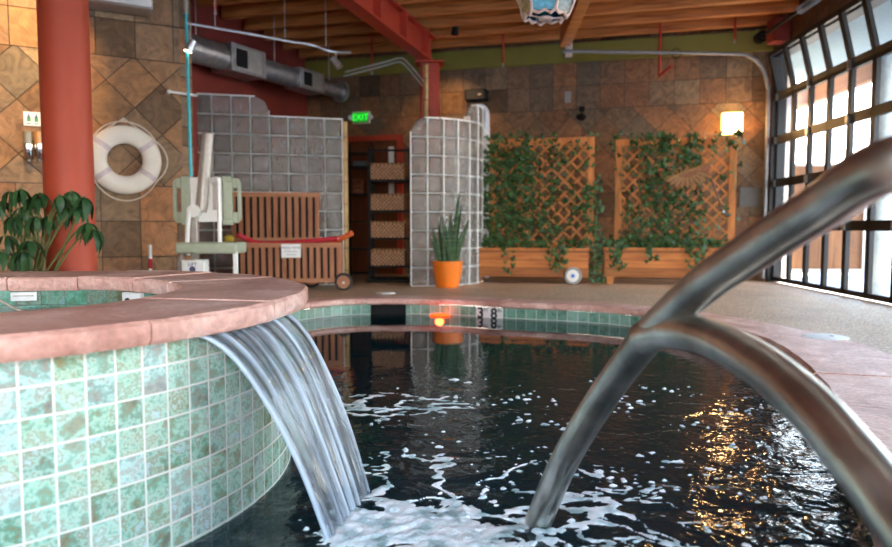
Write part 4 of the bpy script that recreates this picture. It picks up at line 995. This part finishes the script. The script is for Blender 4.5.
def ivyleaf(mb,c,s_,nrm_,ang):
    n=Vector(nrm_).normalized();u=Vector((0,0,1))-n*n.z
    if u.length<.1:u=Vector((1,0,0))
    u.normalize();v=n.cross(u);ca_,sa=math.cos(ang),math.sin(ang);U=-(u*ca_+v*sa);V=(v*ca_-u*sa)
    pts=[(-.05,0,0),(-.30,.38,.03),(.05,.62,-.02),(.25,.34,.04),(.80,0,-.10),(.25,-.34,.04),(.05,-.62,-.02),(-.30,-.38,.03)]
    vs=[c+U*a_*s_+V*b_*s_+n*h*s_ for a_,b_,h in pts]+[c+U*.2*s_+n*.09*s_]
    mb.add(vs,[(8,0,1,2),(8,2,3,4),(8,4,5,6),(8,6,7,0)])
def ivy(t,w,zt,tr,seed,lab,dens,n):
    rr=random.Random(seed);tx0,tx1,z1,ty=tr
    iv=thing('ivy',lab,'climbing plant',t.location,t.rotation_euler.z)
    mb=MB();st=MB();cnt=0
    vines=[]
    for k in range(16):
        x=rr.uniform(tx0,tx1);pts=[];z=zt-.05;xx_=x
        for q in range(9):
            pts.append((xx_,ty-.03-rr.random()*.03,z));z+=(z1-zt+.1)/8*rr.uniform(.8,1.05);xx_+=rr.uniform(-.14,.14);xx_=max(tx0,min(tx1,xx_))
        st.tube(smoothpath(pts,3),.005,5)
    for k in range(5):   # trailing over the front
        x=rr.uniform(-w,w*.6);pts=[(x,.2,zt),(x,-.03,zt+.02),(x+rr.uniform(-.05,.05),-.06,zt-.15),(x+rr.uniform(-.1,.1),-.07,zt-rr.uniform(.2,.42))];st.tube(smoothpath(pts,4),.005,5)
        for q in range(13):
            s_=q/13;z=zt+.02-s_*(zt-pts[-1][2]);ivyleaf(mb,Vector((x+rr.uniform(-.09,.09),-.08-rr.random()*.04,z)),rr.uniform(.045,.08),(rr.uniform(-.6,.6),-1,rr.uniform(-.2,.7)),rr.uniform(-.8,.8))
    while cnt<n:
        x=rr.uniform(tx0-.08,tx1+.06);z=rr.uniform(zt-.02,z1+.08)
        fx=(x-tx0)/(tx1-tx0);fz=(z-zt)/(z1-zt)
        dd=dens(fx,fz)*(.55+1.6*max(0,mnoise.noise(Vector((x*4.5+seed*7,z*4.5,seed)))+.22))
        if rr.random()>dd: continue
        y=ty-.03-rr.random()**1.6*.16
        ivyleaf(mb,Vector((x,y,z)),rr.uniform(.04,.085),(rr.uniform(-.8,.8),-1,rr.uniform(-.3,.9)),rr.uniform(-1.2,1.2));cnt+=1
    for k in range(130):
        ivyleaf(mb,Vector((rr.uniform(-w,w*.95),rr.uniform(.02,.3),zt+rr.uniform(-.02,.12))),rr.uniform(.045,.085),(rr.uniform(-.6,.6),-1,rr.uniform(.1,1.2)),rr.uniform(-1,1))
    mb.build('leaves',M['ivy'],iv,smooth=False);st.build('vines',M['stem'],iv)
    return iv
t1,w1,zt1,tr1=planter(472,586,284,10.45,'cedar planter with lattice trellis and a white wheel with blue hub',True,485,586.5)
ivy(t1,w1,zt1,tr1,3,'dark ivy covering the trellis of the wheeled planter',lambda x,z:(.95 if x<.42 else (.34 if x<.72 else .12))*(1 if z<.9 else .4),1050)
t2,w2,zt2,tr2=planter(607,728,286,10.25,'cedar planter with lattice trellis behind the steel handrail, nearer the glass door',False,612.5,725.5)
ivy(t2,w2,zt2,tr2,5,'ivy climbing the trellis of the planter nearer the glass door',lambda x,z:max(.05,.95-abs(x-.40)*2.3-.3*z*(x<.2)) +(.3 if z>.90 else 0)+(.3 if z<.12 else 0),860)
# ivy between planters
iv=thing('ivy','loose ivy trailing down between the two trellis planters','climbing plant',(P(597,280,10.3).x,10.35,0));mb=MB();st=MB();rr=random.Random(11)
st.tube([(0,.3,1.6),(.02,.1,1.0),(-.04,.0,.5),(.0,-.02,.05)],.006,5)
for k in range(130):
    z=1.55*rr.random()**1.3+.05;x=rr.uniform(-.13,.12);ivyleaf(mb,Vector((x,.2*z-.03+rr.uniform(-.05,.05),z)),rr.uniform(.04,.08),(rr.uniform(-.6,.6),-1,rr.uniform(-.2,.7)),rr.uniform(-1,1))
mb.build('leaves',M['ivy'],iv,smooth=False);st.build('vine',M['stem'],iv)
# woven ornament + stick on trellis 2
pw=P(688,172,10.28);t=thing('woven_fan','brown woven cane fan basket hung tilted on the right trellis','woven basket',pw,ANGB)
q=MB();n=9
for k in range(n):
    a0=math.radians(200+k*15);q.bar((0,.0,.04),(.33*math.cos(a0),-.03,.30*math.sin(a0)*.8+.02),.03,.012,up=(0,1,0))
q.build('cane_ribs',M['bamboonode'],t);o=MB().prismy([(-.31,.0)]+[(.30*math.cos(math.radians(190+k*16)),.20*math.sin(math.radians(190+k*16))) for k in range(11)]+[(.31,.04)],-.02,-.005).build('woven_panel',simple('dark woven cane',(.20,.075,.03),.7,noise=.5,nscale=40),t)
t.rotation_euler=(0,math.radians(-14),ANGB)
MB().tube([(-.34,-.01,-.02),(.36,-.01,.05)],.016,8).build('rim_cane',M['bamboonode'],t)
a_=P(711,178,10.2);b_=P(723,212,10.2);t=thing('wooden_stick','dark wooden stick hanging at the right edge of the right trellis','stick',(0,0,0));MB().tube([a_,b_],.014,8).build('shaft',M['wicker_plain'],t);MB().sphere(b_,.022).build('knob',M['alu'],t)
# ------------------------------------------------------------------ back wall fittings
p,u,z,_=bo(732,123.5,.07);t=thing('wall_sconce','glowing amber box sconce on the slate wall right of the trellises','wall lamp',p,ANGB)
MB().box(-.15,.15,-.06,.05,-.16,.16).build('shade',M['sconce'],t,bevel=.02);MB().box(-.10,.10,.05,.07,-.12,.12).build('back_plate',M['black'],t)
ld=bpy.data.lights.new('sconce_light','POINT');ld.energy=22;ld.color=(1,.58,.25);ld.shadow_soft_size=.12;lo=bpy.data.objects.new('sconce_light',ld);COL.objects.link(lo);lo.parent=t;lo.location=(0,-.18,0)
p,u,z,_=bo(476.5,95.5,.12);t=thing('loudspeaker','small black loudspeaker on the back wall above the curved screen','loudspeaker',p,ANGB);MB().box(-.18,.18,-.10,.10,-.09,.09).build('cabinet',M['black'],t,bevel=.01);MB().box(-.15,.15,-.106,-.1,-.07,.07).build('grille',M['rubber'],t);MB().box(.05,.10,-.11,-.106,-.01,.01).build('badge',M['alu'],t);MB().box(-.04,.04,.1,.12,-.04,.04).build('wall_mount',M['black'],t)
p,u,z,_=bo(581,117,.12);t=thing('security_camera','small black dome camera on the back wall above the trellises','security camera',p,ANGB);MB().sphere((0,0,0),.085,1,1,.7).build('dome',M['black'],t);MB().cyl((0,.0,.0),(0.01,.06,.15),.015).build('arm',M['black'],t);MB().box(-.04,.05,.06,.12,.10,.18).build('wall_plate',M['black'],t)
for px,py,w,h,lab,mt in ((568,97,.05,.09,'small grey blank plate high on the back wall near the dome camera','grey'),(749,197,.14,.15,'grey square panel on the slate wall beside the glass door','grey2')):
    p,u,z,_=bo(px,py,.012);o=MB().box(-w,w,-.012,.012,-h,h).build('wall_plate',simple('plate '+mt,(.09,.085,.08) if mt=='grey2' else (.26,.24,.22),.5),bevel=.004);o.location=p;o.rotation_euler=(0,0,ANGB);tag(o,lab,'wall plate')
# red sprinkler pipes
p1=P(660,42,10.9);p2=P(660,76,10.9);p3=P(672,66,10.6)
t=thing('sprinkler_pipe','red angled pipe end hanging below the green beam','pipe',(0,0,0));MB().tube([(p1.x,10.9,ZC-.02),(p1.x,10.9,p2.z)],.022,10).build('drop_pipe',M['redsteel'],t);MB().tube([(p1.x,10.9,p2.z),p3],.022,10).build('angled_pipe',M['redsteel'],t)
for px,py,d,lab in ((215,8,8.2,'small red sprinkler drop hanging above the track light'),(503,62,11.2,'small red sprinkler head below the joists left of the lantern'),(735,38,10.6,'small red sprinkler head under the joists near the glass door'),(372,70,11.4,'small red sprinkler head under the joists left of the steel column')):
    p=P(px,py,d);t=thing('fire_sprinkler',lab,'sprinkler',p,0,'red sprinkler drops');MB().cyl((0,0,ZC-p.z-.02),(0,0,-.02),.018,seg=10).build('drop_pipe',M['redsteel'],t);MB().cyl((0,0,-.02),(0,0,-.07),.012,.02,seg=10).build('nozzle',M['alu'],t)
# ------------------------------------------------------------------ duct
d0=P(186,46,9.15);d1=P(341,92,12.2);t=thing('air_duct','long galvanised air duct with two vent boxes along the red wall','air duct',(0,0,0))
L0=(d1-d0);z_=3.12;d0.z=z_;d1.z=z_
def rib(f0,f1,r,name):
    n=int((f1-f0)*L0.length/.045)*2;pts=[];rs=[]
    for k in range(n+1):
        pts.append(d0.lerp(d1,f0+(f1-f0)*k/n));rs.append(r+(.006 if k%2 else 0))
    MB().tube(pts,rs,26).build(name,M['galv'],t)
rib(-.25,.18,.17,'duct_section');rib(.38,.62,.145,'duct_section');rib(.80,.985,.115,'duct_section')
for f0,f1,hh in ((.18,.38,.185),(.62,.80,.155)):
    a_=d0.lerp(d1,f0);b_=d0.lerp(d1,f1);bx=MB().bar(a_,b_,hh*2,hh*2).build('vent_box',M['galv'],t,smooth=False,bevel=.006)
    dr=(b_-a_).normalized();sd_=dr.cross(Vector((0,0,1))).normalized()
    if sd_.y>0: sd_=-sd_
    # grille faces towards the room on the end face and side
    m_=a_.lerp(b_,.5)+sd_*(hh+.004);g_=MB().bar(m_-dr*.24,m_+dr*.24,.012,hh*1.6).build('vent_frame',M['alu'],bx,smooth=False)
    m_=a_.lerp(b_,.28)+sd_*(hh+.012);MB().bar(m_-dr*.10,m_+dr*.10,.012,hh*1.3).build('dark_grille',M['black'],bx,smooth=False)
MB().cyl(d1-Vector((0,0,0))-L0.normalized()*.05,d1+L0.normalized()*.02,.17,seg=26).build('end_cap',M['galv'],t)
q=MB()
for f in (.05,.5,.9): c_=d0.lerp(d1,f);q.tube([c_+Vector((0,0,.12)),Vector((c_.x,c_.y,ZC))],.008,6)
q.build('hanger_rods',M['alu'],t)
# track light
zt_=2.98
pts=[G(px,py,zt_) for px,py in ((186,23),(215,28),(250,34),(285,40.5),(312,45),(326,50),(337,52),(351,52.5))]
t=thing('track_light','wavy suspended silver lighting rail in front of the duct','track light',(0,0,0));MB().tube(smoothpath(pts,5),.016,8).build('rail',M['alu'],t)
q=MB()
for k in (1,3,5): q.tube([pts[k],Vector((pts[k].x,pts[k].y,ZC))],.006,6)
q.build('hanger_rods',M['alu'],t)
for px,py,dx in ((191,46,-.03),(336,63,.05)):
    k=pts[0] if px<200 else pts[6];hd=P(px,py,k.y);hd_=MB().tube([hd+Vector((-dx,0,.06)),hd+Vector((dx,0,-.05))],[.035,.05],16).build('lamp_head',M['alu'],t);MB().cyl(hd+Vector((0,0,.05)),Vector((hd.x,hd.y,zt_)),.007,seg=6).build('drop_rod',M['alu'],hd_)
    e=hd+Vector((dx*1.05,0,-.053));MB().tube([e,e+Vector((dx*.04,0,-.004))],.038,14).build('lens',M['lampface'] if px<200 else M['alu'],hd_)
# conduit near column
q=[P(345,72,10.9),P(385,62,10.9),P(400,58,10.9),P(408,63,10.9),P(424,82,10.95)]
for i_,(dy,lab) in enumerate(((0,'upper grey conduit pipe bending down to the steel column'),(.06,'lower grey conduit pipe bending down to the steel column'))):
    o=MB().tube([p-Vector((0.02*i_,0,dy)) for p in smoothpath(q,5)],.012,8).build('conduit_pipe',M['alu']);tag(o,lab,'conduit')
# ------------------------------------------------------------------ lantern
lc=P(548,0,6.3);zb=P(548,20,6.3).z
t=thing('hanging_lantern','hanging faceted lantern with teal painted panels and pale jagged edging','lantern',(lc.x-.02,6.3,0),.25)
n=6;mt=[M['tealglass'],M['navyglass'],M['yelglass'],M['tealglass'],M['navyglass'],M['yelglass']]
def hx(r,z,a_): return Vector((r*math.cos(a_),r*math.sin(a_),z))
order={}
for k in range(n):
    a0=-PI*.82+k*PI/3;a1=a0+PI/3
    v=[hx(.20,zb+.04,a0),hx(.20,zb+.04,a1),hx(.30,zb+.36,a1),hx(.30,zb+.36,a0)]
    c_=sum(v,Vector())/4;nn=(v[1]-v[0]).cross(v[3]-v[0]).normalized()*.008
    q=MB();q.add([x for x in v]+[x-nn for x in v],[(0,1,2,3),(7,6,5,4),(0,4,5,1),(1,5,6,2),(2,6,7,3),(3,7,4,0)]);q.build('glass_panel',mt[k%6],t,smooth=False)
    q=MB();pts=[v[0],v[0].lerp(v[1],.3)+Vector((0,0,-.022)),v[0].lerp(v[1],.55)+Vector((0,0,.0)),v[0].lerp(v[1],.8)+Vector((0,0,-.03)),v[1]]
    q.tube(pts,.014,6);q.tube([v[1],v[1].lerp(v[2],.33)*1.0+Vector((.012,0,0)),v[1].lerp(v[2],.66)-Vector((.01,0,0)),v[2]],.013,6);q.tube([v[3],v[2]],.013,6);q.build('edge_trim',M['rim'],t,smooth=False)
q=MB();q.lathe([(0,zb+.62),(.06,zb+.60),(.30,zb+.37)],6,Matrix.Rotation(-PI*.82,4,'Z'));q.build('lantern_cap',M['rim'],t,smooth=False)
MB().cyl((0,0,zb+.6),(0,0,ZC),.012).build('chain',M['black'],t);MB().cyl((0,0,zb+.0),(0,0,zb+.02),.06).build('bottom_finial',M['rim'],t)
MB().tube([(0,0,zb+.01),hx(.20,zb+.04,0)],.008,6).build('bottom_brace',M['rim'],t);MB().tube([(0,0,zb+.01),hx(.20,zb+.04,PI)],.008,6).build('bottom_brace',M['rim'],t)
# ------------------------------------------------------------------ garage doors
def garage(idx,u0,u1,detail=True):
    o,ang,Ln=wallframe(R1,R0);name='door_%d'%idx
    t=bpy.data.objects.new(name,None);COL.objects.link(t);t.location=o;t.rotation_euler=(0,0,ang);t['kind']='structure'
    zs=[0.02,.85,1.49,2.13,2.77,3.42]
    fr_=MB();fr_.box(u0-.05,u0,-.05,.16,0,3.42);fr_.box(u1,u1+.05,-.05,.16,0,3.42);fr_.box(u0-.05,u1+.05,-.02,.16,3.36,3.44);fr_.build('door_frame',M['frame'],t,smooth=False)
    nseg=round((u1-u0)/.545);w=(u1-u0)/nseg
    for k in range(5):
        z0,z1=zs[k],zs[k+1];tilt=-.16 if k==4 else 0
        def pt(u,y,z):
            return (u,y+tilt*((z-z0)/(z1-z0)),z)
        q=MB()
        def bx(a0,a1,b0,b1):
            vs=[pt(a0,.02,b0),pt(a1,.02,b0),pt(a1,.07,b0),pt(a0,.07,b0),pt(a0,.02,b1),pt(a1,.02,b1),pt(a1,.07,b1),pt(a0,.07,b1)]
            q.add(vs,[(0,3,2,1),(4,5,6,7),(0,1,5,4),(1,2,6,5),(2,3,7,6),(3,0,4,7)])
        bx(u0,u1,z0,z0+.065);bx(u0,u1,z1-.055,z1)
        for i in range(nseg+1):
            c_=u0+i*w;a_=max(u0,c_-.045);b_=min(u1,c_+.045);bx(a_,b_,z0,z1)
        sc_=q.build('door_section',M['frame'],t,smooth=False)
        g=MB();g.add([pt(u0,.045,z0),pt(u1,.045,z0),pt(u1,.045,z1),pt(u0,.045,z1)],[(0,1,2,3)]);g.build('glass_pane',M['pane'],sc_,smooth=False)
        if detail:
            for i in range(0,nseg+1,2):
                h=MB();h.box(u0+i*w-.03,u0+i*w+.03,-.01,.02,z1-.05,z1+.05);h.build('hinge',M['galv'],sc_,smooth=False)
    return t
garage(2,.17,5.0);garage(3,5.55,10.25,False)
# tracks
o,ang,Ln=wallframe(R1,R0);dX=Vector((math.sin(ang),-math.cos(ang),0));dU=Vector((math.cos(ang),math.sin(ang),0));o3=Vector((R1[0],R1[1],0))
def rr_(u,y,z): return o3+dU*u+dX*y+Vector((0,0,z))
t=thing('door_track','curved steel door track running out along the back wall from the corner','door track',(0,0,0))
pts=[rr_(.13,.10,.05),rr_(.13,.10,2.6),rr_(.13,.12,2.95),rr_(.14,.22,3.22),rr_(.16,.42,3.38),rr_(.18,.75,3.42),rr_(.4,3.2,3.44)]
MB().tube(smoothpath(pts,8),.028,10).build('track_rail',simple('dull grey track steel',(.20,.19,.18),.5,.4),t)
for uu in(1.5,):
    c_=rr_(.25,1.5,3.44);MB().torus((c_.x,c_.y,c_.z-.02),.07,.006,seg=24,s2=6).build('cable_loop',M['black'],t)
t=thing('spring_shaft','dark torsion spring shaft above the glass door','door spring',(0,0,0));MB().cyl(rr_(.1,.30,3.62),rr_(5,.30,3.62),.025,seg=12).build('shaft',M['black'],t)
for u_ in (.25,4.6): MB().cyl(rr_(u_,.30,3.62),rr_(u_+.12,.30,3.62),.085).build('cable_drum',M['black'],t)
q=MB()
hel=[rr_(1.6+2.2*k/500,.30,3.62)+dX*(.05*math.cos(k*.55))+Vector((0,0,.05*math.sin(k*.55))) for k in range(500)];q.tube(hel,.008,5);q.build('coil_spring',M['galv'],t)
q=MB()
for u_ in (.45,2.5,4.4): q.box(-.03,.03,-.03,.33,-.05,.05,Matrix.Translation(rr_(u_,.30,3.62))@Matrix.Rotation(ang,4,'Z'))
q.build('bearing_bracket',M['black'],t)
# red corner steel
p=P(784,18,10.4);o_=MB().box(-.12,.12,-.12,.12,3.46,3.795).build('steel_stub',M['redwall'],bevel=.01);o_.location=(p.x-.12,10.3,0);tag(o_,'short red steel block under the joists in the corner above the glass door','steel block')
# skimmer lids
for px,py,r,lab in ((385.5,293.3,.125,'round white skimmer lid on the deck behind the far coping'),(825,337.5,.165,'round white skimmer lid on the deck right of the handrail')):
    p=G(px,py,.0);t=thing('deck_disc',lab,'skimmer lid',p);MB().lathe([(0,.012),(r*.9,.012),(r,.006),(r,0.001),(0,.001)],36).build('disc',M['cover'],t);MB().cyl((r*.3,0,.012),(r*.3,0,.015),.018).build('finger_hole',M['grey'],t)
# ------------------------------------------------------------------ outside
o=MB().box(-14,30,-16,40,-.10,-.03);o=o.build('ground_outside',M['concrete'],smooth=False);o['kind']='structure'
# keep the paving out from under the pool: cut to the right of the room and behind it
bpy.data.objects.remove(o)
q=MB();q.add([(4.30,-2.0,-.02),(30,-2.0,-.02),(30,40,-.02),(5.2,11.05,-.02)],[(0,1,2,3)]);q.add([(-20,-2.0,-.02),(-20,-25,-.02),(30,-25,-.02),(30,-2.0,-.02)],[(0,1,2,3)]);o=q.build('ground_outside',M['concrete'],smooth=False);o['kind']='structure'
fy=12.5;fx0=P(789,200,fy).x;fx1=P(866,200,fy).x;fz=P(830,166,fy).z
t=thing('cedar_gate','honey cedar gate with a metal frame outside the glass door','gate',(0,fy,0));MB().box(fx0,fx1-.04,0,.03,.06,fz).build('gate_boards',M['fence'],t,smooth=False)
q=MB();q.box(fx0-.04,fx1,-.03,.03,.02,.09);q.box(fx1-.05,fx1+.03,-.04,.04,.0,fz+.1);q.box(fx0,fx1,-.02,.04,fz,fz+.04);q.build('gate_frame',M['grey'],t,smooth=False)
t=thing('cedar_fence','honey cedar fence beyond the gate to the right','fence',(0,fy+.3,0));MB().box(fx1+.1,fx1+7,0,.03,.0,fz).build('fence_boards',M['fence'],t,smooth=False);MB().box(fx1+.1,fx1+7,-.02,.05,fz,fz+.05).build('fence_cap',M['fence'],t,smooth=False)
o=MB().box(P(771,200,12).x,P(789,200,12).x,11.9,12.25,-.02,3.3).build('stucco_pier',M['stucco'],smooth=False,bevel=.01);tag(o,'pale stucco pier just outside the glass door corner','pier')
pz=P(882,200,8.9);o=MB().cyl((0,0,-.02),(0,0,3.0),.15,seg=32).build('porch_column',simple('pale grey porch column',(.55,.56,.52),.5));o.location=(pz.x,8.9,0);tag(o,'pale grey round porch column outside the glass door','column')
dv=Vector((.062,1,0)).normalized();b0=Vector((5.95-.062*12,-1.5,2.98));b1=b0+dv*14
o=MB().bar(b0,b1,.14,.24).build('porch_beam',M['porch'],smooth=False,bevel=.01);tag(o,'orange timber porch beam outside above the glass door','porch beam')
o=MB().add([(4.7,-1,3.30),(7.2,-1,3.12),(8.2,13.0,3.12),(5.6,13.0,3.30)],[(0,1,2,3)]);q=MB();q.prism([(4.45,-1),(6.0,-1),(6.85,12.8),(5.27,12.8)],3.46,3.52);o=q.build('porch_roof',M['porchroof'],smooth=False);tag(o,'pale teal porch roof outside over the glass door','porch roof')
# ------------------------------------------------------------------ lights
w=bpy.data.worlds.new('World');sc.world=w;w.use_nodes=True;bg=w.node_tree.nodes['Background'];bg.inputs[1].default_value=13.0
wt=w.node_tree;tc=N(wt,'ShaderNodeTexCoord');sp=N(wt,'ShaderNodeSeparateXYZ');L(wt,tc.outputs['Generated'],sp.inputs[0]);rr=ramp(wt,[(0,(.75,.70,.62)),(.02,(1,.93,.84)),(.18,(.88,.94,1)),(.36,(.52,.74,1)),(1,(.32,.52,1))]);L(wt,sp.outputs[2],rr.inputs[0]);L(wt,rr.outputs[0],bg.inputs[0])
def spot(name,loc,target,e,col,size=.9,blend=.6,soft=.08):
    l=bpy.data.lights.new(name,'SPOT');l.energy=e;l.color=col;l.spot_size=size;l.spot_blend=blend;l.shadow_soft_size=soft;o=bpy.data.objects.new(name,l);COL.objects.link(o);o.location=loc
    o.rotation_euler=(Vector(target)-Vector(loc)).to_track_quat('-Z','Y').to_euler();return o
def spotfix(name,loc,target,e,col,lab,**k):
    o=spot(name+'_light',loc,target,e,col,**k);t=thing('ceiling_spotlight',lab,'spotlight',loc);d=(Vector(target)-Vector(loc)).normalized()
    MB().tube([-d*.16,-d*.02],[.04,.06],16).build('lamp_can',M['black'],t);MB().tube([-d*.03,-d*.025],.05,14).build('lens',M['lampface'],t);MB().cyl(-d*.1,(-d.x*.1,-d.y*.1,ZC-loc[2]-.01),.008,seg=8).build('stem',M['black'],t)
pw,u,z,_=onwall(R5,R4,15,35,0);spotfix('left_wall',(pw.x+.75,pw.y-1.2,3.75),(pw.x-.1,pw.y,2.5),340,(1,.66,.32),'black ceiling spotlight aimed at the left slate wall',size=1.0)
pw=Vector((P(445,110,11.9).x,11.9,2.9));spotfix('back_wall_fill',(pw.x+.15,11.0,3.75),(pw.x+.05,12.1,2.5),90,(1,.6,.28),'added black ceiling spotlight beside the steel column',size=1.2)  # added fill lamp warming the back corner, not a known fixture
for x,y,e in ((3.0,8.6,70),(.6,8.9,45)): spotfix('trellis',(x,y,3.75),(x*.98,10.6,1.3),e,(1,.66,.36),'added black ceiling spotlight aimed at the %s trellis'%('right' if x>2 else 'left'),size=1.1)  # two lamps added to warm the trellises; no such fixtures known
sc.view_settings.view_transform='Standard';sc.view_settings.look='None';sc.view_settings.exposure=0.38;sc.view_settings.gamma=1;sc.view_settings.use_curve_mapping=False
cy=sc.cycles;cy.use_denoising=True;cy.max_bounces=10;cy.transparent_max_bounces=16;cy.transmission_bounces=8;cy.sample_clamp_indirect=6;cy.caustics_reflective=False;cy.caustics_refractive=False
